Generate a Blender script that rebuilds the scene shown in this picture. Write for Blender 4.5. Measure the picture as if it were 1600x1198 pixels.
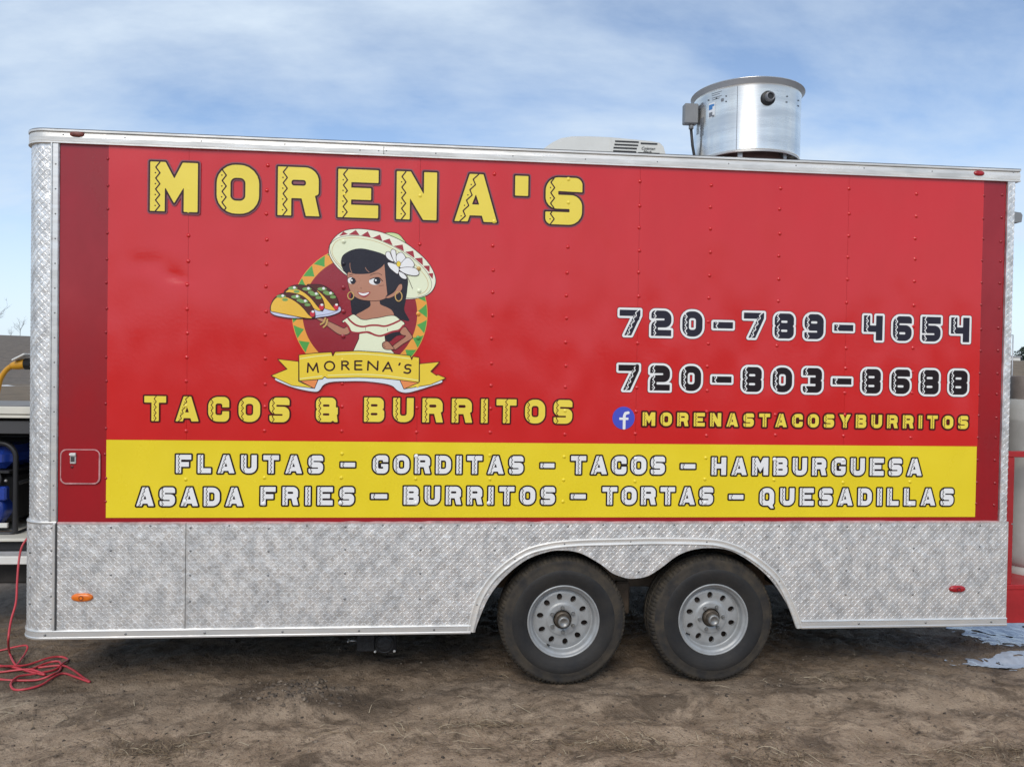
import bpy, math, random
import numpy as np
from mathutils import Vector, Matrix
from mathutils.geometry import tessellate_polygon
random.seed(7); rng = np.random.default_rng(11)
scn = bpy.context.scene
for o in list(bpy.data.objects): bpy.data.objects.remove(o)
COL = scn.collection
R_ = math.radians

# ------------------------------------------------------------------ camera
CAMX, CAMY, CAMZ = 1.7648, -4.2284, 1.7443
YAW, PITCH, ROLL, FOC = 0.0896, -0.0156, 0.0160, 1200.0
_f = np.array([math.sin(YAW)*math.cos(PITCH), math.cos(YAW)*math.cos(PITCH), math.sin(PITCH)])
_r = np.array([math.cos(YAW), -math.sin(YAW), 0.0]); _u = np.cross(_r, _f)
_r2 = _r*math.cos(ROLL)+_u*math.sin(ROLL); _u2 = -_r*math.sin(ROLL)+_u*math.cos(ROLL)
cam_d = bpy.data.cameras.new('camera'); cam = bpy.data.objects.new('camera', cam_d); COL.objects.link(cam)
m = Matrix.Identity(4)
for i in range(3):
    m[i][0] = _r2[i]; m[i][1] = _u2[i]; m[i][2] = -_f[i]
m[0][3], m[1][3], m[2][3] = CAMX, CAMY, CAMZ
cam.matrix_world = m
cam_d.sensor_width = 36; cam_d.lens = FOC/1600*36; cam_d.clip_start = 0.05; cam_d.clip_end = 3000
scn.camera = cam
scn.render.resolution_x, scn.render.resolution_y = 1024, 766

# ------------------------------------------------------------------ sky, sun, exposure
SUN_EL, SUN_AZ = R_(41), R_(197)          # azimuth from +Y clockwise: behind the photographer, a little to the left
world = bpy.data.worlds.new('World'); scn.world = world; world.use_nodes = True
nt = world.node_tree; nt.nodes.clear()
N = nt.nodes.new; L = nt.links.new
sky = N('ShaderNodeTexSky'); sky.sky_type = 'NISHITA'; sky.sun_disc = False
sky.sun_elevation = SUN_EL; sky.sun_rotation = SUN_AZ; sky.altitude = 1600; sky.air_density = 1.0; sky.dust_density = 1.0; sky.ozone_density = 1.0
tc = N('ShaderNodeTexCoord')
sep = N('ShaderNodeSeparateXYZ'); L(tc.outputs['Generated'], sep.inputs[0])
# project the direction onto a cloud layer so that the cirrus streaks flatten towards the horizon
zc = N('ShaderNodeMath'); zc.operation = 'ADD'; zc.inputs[1].default_value = 0.32; L(sep.outputs['Z'], zc.inputs[0])
zm = N('ShaderNodeMath'); zm.operation = 'MAXIMUM'; zm.inputs[1].default_value = 0.1; L(zc.outputs[0], zm.inputs[0])
dx = N('ShaderNodeMath'); dx.operation = 'DIVIDE'; L(sep.outputs['X'], dx.inputs[0]); L(zm.outputs[0], dx.inputs[1])
dy = N('ShaderNodeMath'); dy.operation = 'DIVIDE'; L(sep.outputs['Y'], dy.inputs[0]); L(zm.outputs[0], dy.inputs[1])
cmb = N('ShaderNodeCombineXYZ'); L(dx.outputs[0], cmb.inputs[0]); L(dy.outputs[0], cmb.inputs[1])
mp = N('ShaderNodeMapping'); mp.inputs['Rotation'].default_value = (0, 0, R_(14)); mp.inputs['Scale'].default_value = (0.85, 1.55, 1); mp.inputs['Location'].default_value = (3.1, 1.7, 0)
L(cmb.outputs[0], mp.inputs[0])
n1 = N('ShaderNodeTexNoise'); n1.inputs['Scale'].default_value = 1.35; n1.inputs['Detail'].default_value = 9; n1.inputs['Roughness'].default_value = 0.55; n1.inputs['Distortion'].default_value = 0.35
L(mp.outputs[0], n1.inputs['Vector'])
cr = N('ShaderNodeValToRGB'); cr.color_ramp.elements[0].position = 0.37; cr.color_ramp.elements[0].color = (0.06, 0.06, 0.06, 1)
cr.color_ramp.elements[1].position = 0.69; cr.color_ramp.elements[1].color = (0.95, 0.95, 0.95, 1)
n2 = N('ShaderNodeTexNoise'); n2.inputs['Scale'].default_value = 5.5; n2.inputs['Detail'].default_value = 8; n2.inputs['Roughness'].default_value = 0.6
L(mp.outputs[0], n2.inputs['Vector'])
nm = N('ShaderNodeMath'); nm.operation = 'MULTIPLY_ADD'; nm.inputs[1].default_value = 0.26; L(n2.outputs['Fac'], nm.inputs[0])
nb = N('ShaderNodeMath'); nb.operation = 'SUBTRACT'; nb.inputs[1].default_value = 0.13; L(n1.outputs['Fac'], nb.inputs[0]); L(nb.outputs[0], nm.inputs[2])
L(nm.outputs[0], cr.inputs[0])
# thicker veil of thin cloud and haze towards the horizon
hz = N('ShaderNodeMapRange'); hz.inputs['From Min'].default_value = 0.0; hz.inputs['From Max'].default_value = 0.26; hz.inputs['To Min'].default_value = 0.97; hz.inputs['To Max'].default_value = 0.0
L(sep.outputs['Z'], hz.inputs['Value'])
mx = N('ShaderNodeMath'); mx.operation = 'MAXIMUM'; L(cr.outputs[0], mx.inputs[0]); L(hz.outputs[0], mx.inputs[1])
mix = N('ShaderNodeMixRGB'); mix.inputs['Color2'].default_value = (4.15, 4.85, 5.65, 1)
L(mx.outputs[0], mix.inputs['Fac']); L(sky.outputs[0], mix.inputs['Color1'])
bg = N('ShaderNodeBackground'); bg.inputs['Strength'].default_value = 0.14
L(mix.outputs[0], bg.inputs[0]); out = N('ShaderNodeOutputWorld'); L(bg.outputs[0], out.inputs[0])

sd = bpy.data.lights.new('sun', 'SUN'); sd.energy = 1.75; sd.angle = R_(34); sd.color = (1.0, 0.93, 0.83)
sun = bpy.data.objects.new('sun', sd); COL.objects.link(sun)
sv = Vector((math.sin(SUN_AZ)*math.cos(SUN_EL), math.cos(SUN_AZ)*math.cos(SUN_EL), math.sin(SUN_EL)))
sun.rotation_euler = sv.to_track_quat('Z', 'Y').to_euler(); sun.location = sv*30
vs = scn.view_settings; vs.view_transform = 'Standard'; vs.look = 'None'; vs.gamma = 1; vs.use_curve_mapping = False; vs.exposure = 0.30
scn.render.engine = 'CYCLES'

# ------------------------------------------------------------------ helpers
def U(u, v, Y=0.0):
    """survey: point of the photograph -> (x, z) on the upright plane y = Y"""
    d = _r2*((u-800)/FOC) + _u2*(-(v-599)/FOC) + _f
    t = (Y-CAMY)/d[1]
    return CAMX+t*d[0], CAMZ+t*d[2]
def G(u, v, z=0.0):
    """survey: point of the photograph -> (x, y) on level ground"""
    d = _r2*((u-800)/FOC) + _u2*(-(v-599)/FOC) + _f
    t = (z-CAMZ)/d[2]
    return CAMX+t*d[0], CAMY+t*d[1]

def srgb(r, g, b):
    f = lambda c: (c/255/12.92) if c/255 <= 0.04045 else ((c/255+0.055)/1.055)**2.4
    return tuple(min(.85, f(c)*1.18) for c in (r, g, b))+(1,)
MATS = {}
def mat(name, col, rough=0.5, metal=0.0, spec=0.5, vary=0.0, vscale=3.0, bump=0.0, bscale=40.0, rvary=0.0, coat=0.0, col2=None, stretch=(1, 1, 1), detail=5):
    if name in MATS: return MATS[name]
    mt = bpy.data.materials.new(name); mt.use_nodes = True; t = mt.node_tree; b = t.nodes['Principled BSDF']
    b.inputs['Roughness'].default_value = rough; b.inputs['Metallic'].default_value = metal; b.inputs['Specular IOR Level'].default_value = spec
    b.inputs['Coat Weight'].default_value = coat; b.inputs['Coat Roughness'].default_value = 0.12
    b.inputs['Base Color'].default_value = (*col[:3], 1)
    tcn = t.nodes.new('ShaderNodeTexCoord'); mpn = t.nodes.new('ShaderNodeMapping'); mpn.inputs['Scale'].default_value = stretch
    t.links.new(tcn.outputs['Object'], mpn.inputs[0])
    if vary or col2:
        n = t.nodes.new('ShaderNodeTexNoise'); n.inputs['Scale'].default_value = vscale; n.inputs['Detail'].default_value = detail; n.inputs['Roughness'].default_value = 0.62
        t.links.new(mpn.outputs[0], n.inputs['Vector'])
        mr = t.nodes.new('ShaderNodeMapRange'); mr.inputs['From Min'].default_value = 0.35; mr.inputs['From Max'].default_value = 0.65
        t.links.new(n.outputs['Fac'], mr.inputs[0])
        mxn = t.nodes.new('ShaderNodeMixRGB'); c2 = col2 or tuple(c*(1-vary) for c in col[:3])
        mxn.inputs['Color1'].default_value = (*col[:3], 1); mxn.inputs['Color2'].default_value = (*c2[:3], 1)
        t.links.new(mr.outputs[0], mxn.inputs['Fac']); t.links.new(mxn.outputs[0], b.inputs['Base Color'])
        if rvary:
            m2 = t.nodes.new('ShaderNodeMapRange'); m2.inputs['To Min'].default_value = rough-rvary; m2.inputs['To Max'].default_value = rough+rvary
            t.links.new(mr.outputs[0], m2.inputs[0]); t.links.new(m2.outputs[0], b.inputs['Roughness'])
    if bump:
        n = t.nodes.new('ShaderNodeTexNoise'); n.inputs['Scale'].default_value = bscale; n.inputs['Detail'].default_value = 3
        t.links.new(mpn.outputs[0], n.inputs['Vector'])
        bp = t.nodes.new('ShaderNodeBump'); bp.inputs['Strength'].default_value = bump; bp.inputs['Distance'].default_value = 0.01
        t.links.new(n.outputs['Fac'], bp.inputs['Height']); t.links.new(bp.outputs[0], b.inputs['Normal'])
    MATS[name] = mt; return mt

def vinyl(name, col, rough=0.26, spec=0.5):
    if max(col[:3]) < .12: spec = .28
    """printed wrap film: glossy, following the slight waves of the sheet behind it"""
    if name in MATS: return MATS[name]
    mt = bpy.data.materials.new(name); mt.use_nodes = True; t = mt.node_tree; b = t.nodes['Principled BSDF']
    b.inputs['Base Color'].default_value = col; b.inputs['Roughness'].default_value = rough; b.inputs['Specular IOR Level'].default_value = spec
    g = t.nodes.new('ShaderNodeNewGeometry')
    mpn = t.nodes.new('ShaderNodeMapping'); mpn.inputs['Scale'].default_value = (1.0, 1.0, 0.55); t.links.new(g.outputs['Position'], mpn.inputs[0])
    n = t.nodes.new('ShaderNodeTexNoise'); n.inputs['Scale'].default_value = 2.3; n.inputs['Detail'].default_value = 2; t.links.new(mpn.outputs[0], n.inputs['Vector'])
    n2 = t.nodes.new('ShaderNodeTexNoise'); n2.inputs['Scale'].default_value = 60; n2.inputs['Detail'].default_value = 2; t.links.new(g.outputs['Position'], n2.inputs['Vector'])
    ad = t.nodes.new('ShaderNodeMath'); ad.operation = 'MULTIPLY_ADD'; ad.inputs[1].default_value = 0.012; t.links.new(n2.outputs['Fac'], ad.inputs[0]); t.links.new(n.outputs['Fac'], ad.inputs[2])
    bp = t.nodes.new('ShaderNodeBump'); bp.inputs['Strength'].default_value = 0.9; bp.inputs['Distance'].default_value = 0.038
    t.links.new(ad.outputs[0], bp.inputs['Height']); t.links.new(bp.outputs[0], b.inputs['Normal'])
    # dust film and faint fading of the print
    n3 = t.nodes.new('ShaderNodeTexNoise'); n3.inputs['Scale'].default_value = 1.7; n3.inputs['Detail'].default_value = 7; n3.inputs['Roughness'].default_value = 0.6
    t.links.new(g.outputs['Position'], n3.inputs['Vector'])
    mr = t.nodes.new('ShaderNodeMapRange'); mr.inputs['From Min'].default_value = 0.3; mr.inputs['From Max'].default_value = 0.75; mr.inputs['To Min'].default_value = 0.0; mr.inputs['To Max'].default_value = 0.16
    t.links.new(n3.outputs['Fac'], mr.inputs[0])
    mxn = t.nodes.new('ShaderNodeMixRGB'); mxn.inputs['Color1'].default_value = col; mxn.inputs['Color2'].default_value = (col[0]*0.8+0.008, col[1]*0.8+0.008, col[2]*0.8+0.008, 1)
    t.links.new(mr.outputs[0], mxn.inputs['Fac']); t.links.new(mxn.outputs[0], b.inputs['Base Color'])
    m2 = t.nodes.new('ShaderNodeMapRange'); m2.inputs['To Min'].default_value = rough-0.04; m2.inputs['To Max'].default_value = rough+0.07
    t.links.new(n3.outputs['Fac'], m2.inputs[0]); t.links.new(m2.outputs[0], b.inputs['Roughness'])
    MATS[name] = mt; return mt

class MB:
    def __init__(s): s.v = []; s.f = []; s.mi = []; s.mats = []; s.sm = []
    def m(s, mt):
        if mt not in s.mats: s.mats.append(mt)
        return s.mats.index(mt)
    def add(s, V, F, mt, smooth=False):
        o = len(s.v); k = s.m(mt); s.v += [tuple(p) for p in V]
        for f in F: s.f.append(tuple(i+o for i in f)); s.mi.append(k); s.sm.append(smooth)
    def box(s, c, d, mt, bev=0.0, rot=None):
        """box with centre c and size d; a small chamfer when bev > 0"""
        hx, hy, hz_ = d[0]/2, d[1]/2, d[2]/2
        if bev <= 0:
            V = [(sx*hx, sy*hy, sz*hz_) for sx in (-1, 1) for sy in (-1, 1) for sz in (-1, 1)]
            F = [(0, 1, 3, 2), (4, 6, 7, 5), (0, 4, 5, 1), (2, 3, 7, 6), (0, 2, 6, 4), (1, 5, 7, 3)]
        else:
            V = []; F = []; b = min(bev, hx*0.9, hy*0.9, hz_*0.9); idx = {}
            for sx in (-1, 1):
                for sy in (-1, 1):
                    for sz in (-1, 1):
                        for a in range(3):
                            p = [sx*hx, sy*hy, sz*hz_]
                            for q in range(3):
                                if q != a: p[q] -= (sx, sy, sz)[q]*b
                            idx[(sx, sy, sz, a)] = len(V); V.append(tuple(p))
            S = (-1, 1)
            for sx in S: F.append([idx[(sx, y, z, 0)] for y, z in ((-1, -1), (1, -1), (1, 1), (-1, 1))])
            for sy in S: F.append([idx[(x, sy, z, 1)] for x, z in ((-1, -1), (1, -1), (1, 1), (-1, 1))])
            for sz in S: F.append([idx[(x, y, sz, 2)] for x, y in ((-1, -1), (1, -1), (1, 1), (-1, 1))])
            for a in S:
                for c_ in S:
                    F.append([idx[(a, c_, -1, 0)], idx[(a, c_, 1, 0)], idx[(a, c_, 1, 1)], idx[(a, c_, -1, 1)]])
                    F.append([idx[(a, -1, c_, 0)], idx[(a, 1, c_, 0)], idx[(a, 1, c_, 2)], idx[(a, -1, c_, 2)]])
                    F.append([idx[(-1, a, c_, 1)], idx[(1, a, c_, 1)], idx[(1, a, c_, 2)], idx[(-1, a, c_, 2)]])
            for sx in S:
                for sy in S:
                    for sz in S: F.append([idx[(sx, sy, sz, k)] for k in range(3)])
        V = [Vector(p) for p in V]
        if rot is not None: V = [rot @ p for p in V]
        s.add([(p[0]+c[0], p[1]+c[1], p[2]+c[2]) for p in V], F, mt)
    def bx(s, x0, x1, y0, y1, z0, z1, mt, bev=0.0): s.box(((x0+x1)/2, (y0+y1)/2, (z0+z1)/2), (abs(x1-x0), abs(y1-y0), abs(z1-z0)), mt, bev)
    def lathe(s, prof, c, axis, mt, n=48, smooth=True, a0=0.0, a1=2*math.pi):
        """prof: [(radius, along)]; axis 'z' up or 'y' towards the viewer (along = -y)"""
        full = abs(a1-a0-2*math.pi) < 1e-6; V = []; F = []; k = len(prof); cnt = n if full else n+1
        for i in range(cnt):
            a = a0+(a1-a0)*i/n
            for r, h in prof:
                if axis == 'z': V.append((c[0]+r*math.cos(a), c[1]+r*math.sin(a), c[2]+h))
                elif axis == 'y': V.append((c[0]+r*math.cos(a), c[1]-h, c[2]+r*math.sin(a)))
                else: V.append((c[0]+h, c[1]+r*math.cos(a), c[2]+r*math.sin(a)))
        for i in range(n):
            j = (i+1) % cnt
            for q in range(k-1): F.append((i*k+q, j*k+q, j*k+q+1, i*k+q+1))
        s.add(V, F, mt, smooth)
    def tube(s, pts, r, mt, n=8, smooth=True, cap=True):
        pts = [Vector(p) for p in pts]; V = []; F = []; up = None
        for i, p in enumerate(pts):
            t = (pts[min(i+1, len(pts)-1)]-pts[max(i-1, 0)]).normalized()
            if up is None: up = Vector((0, 0, 1)) if abs(t.z) < 0.9 else Vector((1, 0, 0))
            a = t.cross(up).normalized(); b = a.cross(t).normalized(); up = b
            rr = r[i] if isinstance(r, (list, tuple)) else r
            for j in range(n):
                g = 2*math.pi*j/n; V.append(tuple(p+a*(rr*math.cos(g))+b*(rr*math.sin(g))))
        for i in range(len(pts)-1):
            for j in range(n): F.append((i*n+j, i*n+(j+1) % n, (i+1)*n+(j+1) % n, (i+1)*n+j))
        if cap: F.append(tuple(range(n))[::-1]); F.append(tuple((len(pts)-1)*n+j for j in range(n)))
        s.add(V, F, mt, smooth)
    def plate(s, poly, y0, y1, mt, edge=None):
        """upright plate: (x, z) outline, front face at y0, edge walls back to y1"""
        P = [Vector((p[0], p[1], 0)) for p in poly]; n = len(P)
        T = tessellate_polygon([P])
        s.add([(p[0], y0, p[1]) for p in poly], T, mt)
        V = [(p[0], y0, p[1]) for p in poly]+[(p[0], y1, p[1]) for p in poly]
        s.add(V, [(i, (i+1) % n, (i+1) % n+n, i+n) for i in range(n)], edge or mt)
    def build(s, name, parent=None, kind=None, label=None):
        me = bpy.data.meshes.new(name); me.from_pydata(s.v, [], s.f)
        for mt in s.mats: me.materials.append(mt)
        me.polygons.foreach_set('material_index', s.mi); me.polygons.foreach_set('use_smooth', s.sm); me.update()
        o = bpy.data.objects.new(name, me); COL.objects.link(o)
        if parent is not None: attach(o, parent)
        if kind: o['kind'] = kind
        if label: o['label'] = label
        return o
def wpos(o):
    p = Vector((0, 0, 0))
    while o is not None: p = p+o.location; o = o.parent
    return p
def attach(o, parent):
    o.parent = parent; o.location = o.location-wpos(parent)      # meshes are modelled in world coordinates
def root(name, loc, label, cat, group=None):
    o = bpy.data.objects.new(name, None); COL.objects.link(o); o.location = loc; o.empty_display_size = 0.2
    o['label'] = label; o['category'] = cat
    if group: o['group'] = group
    return o
def tag(o, label, cat, group=None):
    o['label'] = label; o['category'] = cat
    if group: o['group'] = group
    return o
def smooth_curve(pts, k=6, closed=False):
    P = [np.array(p, float) for p in pts]; n = len(P); o = []
    rngi = range(n) if closed else range(n-1)
    for i in rngi:
        g = (lambda j: P[j % n]) if closed else (lambda j: P[min(max(j, 0), n-1)])
        p0, p1, p2, p3 = g(i-1), g(i), g(i+1), g(i+2)
        for q in range(k):
            t = q/k; o.append(0.5*((2*p1)+(-p0+p2)*t+(2*p0-5*p1+4*p2-p3)*t*t+(-p0+3*p1-3*p2+p3)*t**3))
    if not closed: o.append(P[-1])
    return o
# value noise on numpy arrays
_perm = rng.random((256, 256))
def vnoise(x, y):
    xi = np.floor(x).astype(int); yi = np.floor(y).astype(int); fx = x-xi; fy = y-yi
    fx = fx*fx*(3-2*fx); fy = fy*fy*(3-2*fy)
    g = lambda a, b: _perm[a % 256, b % 256]
    return (g(xi, yi)*(1-fx)+g(xi+1, yi)*fx)*(1-fy)+(g(xi, yi+1)*(1-fx)+g(xi+1, yi+1)*fx)*fy
def fbm(x, y, o=4, gain=0.5):
    s = 0; a = 1; t = 0
    for i in range(o): s = s+a*vnoise(x*2**i+17.3*i, y*2**i+5.1*i); t += a; a *= gain
    return s/t
sstep = lambda a, b, x: (lambda t: t*t*(3-2*t))(np.clip((x-a)/(b-a), 0, 1))

# ------------------------------------------------------------------ flat print: regions of a distance field turned into thin sheets
def sd_poly(cs, X, Y):
    D = np.full(X.shape, 1e9); ins = np.zeros(X.shape, bool)
    for c in cs:
        c = np.asarray(c, float); n = len(c)
        for i in range(n):
            ax, ay = c[i]; bx_, by = c[(i+1) % n]; ex, ey = bx_-ax, by-ay; l2 = ex*ex+ey*ey+1e-18
            t = np.clip(((X-ax)*ex+(Y-ay)*ey)/l2, 0, 1); D = np.minimum(D, (X-ax-t*ex)**2+(Y-ay-t*ey)**2)
            if abs(ey) > 1e-12:
                cond = ((ay > Y) != (by > Y)) & (X < (bx_-ax)*(Y-ay)/(by-ay)+ax); ins ^= cond
    return np.where(ins, -1, 1)*np.sqrt(D)
def sd_line(pts, X, Y):
    D = np.full(X.shape, 1e9); pts = np.asarray(pts, float)
    for i in range(len(pts)-1):
        ax, ay = pts[i]; ex, ey = pts[i+1]-pts[i]; l2 = ex*ex+ey*ey+1e-18
        t = np.clip(((X-ax)*ex+(Y-ay)*ey)/l2, 0, 1); D = np.minimum(D, (X-ax-t*ex)**2+(Y-ay-t*ey)**2)
    return np.sqrt(D)
def grid(x0, x1, y0, y1, c):
    xs = np.arange(x0, x1+c, c); ys = np.arange(y0, y1+c, c); return np.meshgrid(xs, ys)+[xs, ys]
def march(Fd, xs, ys, merge=True):
    """faces of the region Fd < 0"""
    V = []; F = []; H, W = Fd.shape; neg = Fd < 0
    cnt = neg[:-1, :-1].astype(int)+neg[1:, :-1]+neg[:-1, 1:]+neg[1:, 1:]
    for j in range(H-1):
        row = cnt[j]
        if not row.any(): continue
        i = 0
        while i < W-1:
            if row[i] == 4:
                k = i
                while k < W-1 and row[k] == 4 and (merge or k == i): k += 1
                o = len(V); V += [(xs[i], ys[j]), (xs[k], ys[j]), (xs[k], ys[j+1]), (xs[i], ys[j+1])]; F.append((o, o+1, o+2, o+3)); i = k
            else:
                if row[i]:
                    q = ((i, j), (i+1, j), (i+1, j+1), (i, j+1)); poly = []
                    for a in range(4):
                        (ia, ja), (ib, jb) = q[a], q[(a+1) % 4]; fa, fb = Fd[ja, ia], Fd[jb, ib]
                        if fa < 0: poly.append((xs[ia], ys[ja]))
                        if (fa < 0) != (fb < 0):
                            t = fa/(fa-fb); poly.append((xs[ia]+(xs[ib]-xs[ia])*t, ys[ja]+(ys[jb]-ys[ja])*t))
                    if len(poly) > 2: o = len(V); V += poly; F.append(tuple(range(o, o+len(poly))))
                i += 1
    return V, F
def roundp(c, k=6):
    out_ = []; n = len(c)
    for i in range(n):
        p = np.array(c[i][:2], float); r = c[i][2] if len(c[i]) > 2 else 0
        if r <= 0: out_.append(p); continue
        a = np.array(c[i-1][:2], float)-p; b = np.array(c[(i+1) % n][:2], float)-p; la, lb = np.linalg.norm(a), np.linalg.norm(b); a /= la; b /= lb
        ang = math.acos(max(-1, min(1, float(a@b)))); d = min(r/math.tan(ang/2), la*0.5, lb*0.5); rr = d*math.tan(ang/2)
        cen = p+(a+b)/np.linalg.norm(a+b)*(rr/math.sin(ang/2)); s0 = p+a*d-cen; s1 = p+b*d-cen
        for q in range(k+1):
            t = q/k; w = s0*(1-t)+s1*t; out_.append(cen+w/np.linalg.norm(w)*rr)
    return out_
GL = {   # block letters: width, contours (x, y, corner radius)
'M': (.94, [[(0, 0), (0, 1), (.30, 1), (.475, .67), (.64, 1), (.94, 1), (.94, 0), (.665, 0), (.665, .5), (.475, .17), (.29, .5), (.29, 0)]]),
'O': (.85, [[(0, 0, .38), (.85, 0, .38), (.85, 1, .38), (0, 1, .38)], [(.275, .265, .11), (.575, .265, .11), (.575, .735, .11), (.275, .735, .11)]]),
'R': (.85, [[(0, 0), (0, 1), (.83, 1, .33), (.83, .45, .2), (.755, .42), (.85, 0), (.575, 0), (.485, .36), (.275, .36), (.275, 0)], [(.275, .62, .05), (.57, .62, .05), (.57, .74, .05), (.275, .74, .05)]]),
'E': (.83, [[(0, 0), (0, 1), (.83, 1), (.83, .735), (.27, .735), (.27, .62), (.68, .62), (.68, .375), (.27, .375), (.27, .265), (.83, .265), (.83, 0)]]),
'N': (.84, [[(0, 0), (0, 1), (.29, 1), (.57, .53), (.57, 1), (.84, 1), (.84, 0), (.56, 0), (.28, .45), (.28, 0)]]),
'A': (.90, [[(0, 0), (.31, 1), (.60, 1), (.90, 0), (.62, 0), (.58, .13), (.32, .13), (.28, 0)], [(.365, .36), (.52, .36), (.445, .58)]]),
"'": (.28, [[(0, .58), (0, 1), (.28, 1), (.28, .58)]]),
'S': (.79, [[(0, .265), (0, 0, .28), (.79, 0, .28), (.79, .63, .24), (.27, .63), (.27, .71), (.79, .70), (.79, 1, .28), (0, 1, .28), (0, .335, .24), (.52, .335), (.52, .265)]]),
'T': (.84, [[(.28, 0), (.28, .74), (0, .74), (0, 1), (.84, 1), (.84, .74), (.56, .74), (.56, 0)]]),
'C': (.82, [[(.82, .58), (.82, 1, .38), (0, 1, .38), (0, 0, .38), (.82, 0, .38), (.82, .42), (.55, .42), (.55, .265, .09), (.28, .265, .09), (.28, .735, .09), (.55, .735, .09), (.55, .58)]]),
'&': (.86, [[(0, 0, .3), (.60, 0), (.66, .06), (.74, 0), (.86, 0), (.82, .30), (.86, .32), (.86, .60), (.78, .60), (.79, 1, .3), (0, 1, .3), (0, .58, .1), (.05, .52), (0, .46, .1)], [(.27, .63, .04), (.53, .63, .04), (.53, .72, .04), (.27, .72, .04)], [(.27, .265, .04), (.53, .265, .04), (.53, .355, .04), (.27, .355, .04)]]),
'B': (.82, [[(0, 0), (0, 1), (.80, 1, .3), (.80, .56, .12), (.74, .515), (.82, .46, .12), (.82, 0, .3)], [(.27, .63, .05), (.55, .63, .05), (.55, .73, .05), (.27, .73, .05)], [(.27, .27, .05), (.55, .27, .05), (.55, .37, .05), (.27, .37, .05)]]),
'U': (.84, [[(0, 1), (.28, 1), (.28, .265, .1), (.56, .265, .1), (.56, 1), (.84, 1), (.84, 0, .36), (0, 0, .36)]]),
'I': (.28, [[(0, 0), (0, 1), (.28, 1), (.28, 0)]]),
'F': (.80, [[(0, 0), (0, 1), (.80, 1), (.80, .735), (.27, .735), (.27, .60), (.68, .60), (.68, .345), (.27, .345), (.27, 0)]]),
'L': (.70, [[(0, 0), (0, 1), (.28, 1), (.28, .265), (.70, .265), (.70, 0)]]),
'G': (.83, [[(.83, .63), (.83, 1, .36), (0, 1, .36), (0, 0, .36), (.83, 0, .3), (.83, .52), (.45, .52), (.45, .37), (.56, .37), (.56, .265), (.28, .265, .09), (.28, .735, .09), (.55, .735, .06), (.55, .63)]]),
'D': (.83, [[(0, 0), (0, 1), (.83, 1, .38), (.83, 0, .38)], [(.275, .265), (.56, .265, .12), (.56, .735, .12), (.275, .735)]]),
'H': (.84, [[(0, 0), (0, 1), (.28, 1), (.28, .63), (.56, .63), (.56, 1), (.84, 1), (.84, 0), (.56, 0), (.56, .37), (.28, .37), (.28, 0)]]),
'Q': (.88, [[(0, 0, .38), (.50, 0), (.66, -.16), (.84, -.16), (.76, .03), (.85, .14, .1), (.85, 1, .38), (0, 1, .38)], [(.275, .265, .11), (.575, .265, .11), (.575, .735, .11), (.275, .735, .11)]]),
'Y': (.90, [[(.31, 0), (.31, .38), (0, 1), (.30, 1), (.45, .66), (.60, 1), (.90, 1), (.59, .38), (.59, 0)]]),
'7': (.83, [[(.20, 0), (.56, .76), (0, .76), (0, 1), (.83, 1), (.83, .78), (.48, 0)]]),
'2': (.81, [[(0, 0), (.81, 0), (.81, .24), (.27, .24), (.27, .335), (.81, .34, .26), (.81, 1, .3), (0, 1, .3), (0, .69), (.53, .69), (.53, .62), (0, .60, .24)]]),
'0': (.82, [[(0, 0, .36), (.82, 0, .36), (.82, 1, .36), (0, 1, .36)], [(.27, .27, .1), (.55, .27, .1), (.55, .73, .1), (.27, .73, .1)]]),
'-': (.80, [[(0, .35), (0, .60), (.80, .60), (.80, .35)]]),
'8': (.80, [[(0, 0, .3), (.80, 0, .3), (.80, .45, .12), (.75, .50), (.80, .55, .12), (.80, 1, .3), (0, 1, .3), (0, .55, .12), (.05, .50), (0, .45, .12)], [(.27, .625, .04), (.53, .625, .04), (.53, .715, .04), (.27, .715, .04)], [(.27, .265, .04), (.53, .265, .04), (.53, .355, .04), (.27, .355, .04)]]),
'9': (.80, [[(0, .265), (0, 0, .28), (.80, 0, .3), (.80, 1, .3), (0, 1, .3), (0, .335, .26), (.53, .335), (.53, .265)], [(.27, .625, .04), (.53, .625, .04), (.53, .715, .04), (.27, .715, .04)]]),
'6': (.80, [[(.80, .71), (.80, 1, .28), (0, 1, .3), (0, 0, .3), (.80, 0, .3), (.80, .64, .26), (.27, .64), (.27, .71)], [(.27, .265, .04), (.53, .265, .04), (.53, .355, .04), (.27, .355, .04)]]),
'5': (.80, [[(0, .265), (0, 0, .28), (.80, 0, .3), (.80, .65, .26), (.27, .65), (.27, .72), (.80, .72), (.80, 1), (0, 1), (0, .335), (.53, .335), (.53, .265)]]),
'4': (.80, [[(.52, 0), (.52, .34), (0, .34), (0, 1), (.27, 1), (.27, .60), (.52, .60), (.52, 1), (.80, 1), (.80, 0)]]),
'3': (.80, [[(0, .265), (0, 0, .28), (.80, 0, .3), (.80, .45, .12), (.75, .50), (.80, .55, .12), (.80, 1, .3), (0, 1, .3), (0, .70), (.53, .70), (.53, .62), (.30, .62), (.30, .36), (.53, .36), (.53, .265)]]),
}
SLANT = {'A': (.155, .46), '7': (.33, .72), 'Y': (.45, .45), 'T': (.42, .42)}
_gc = {}
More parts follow.
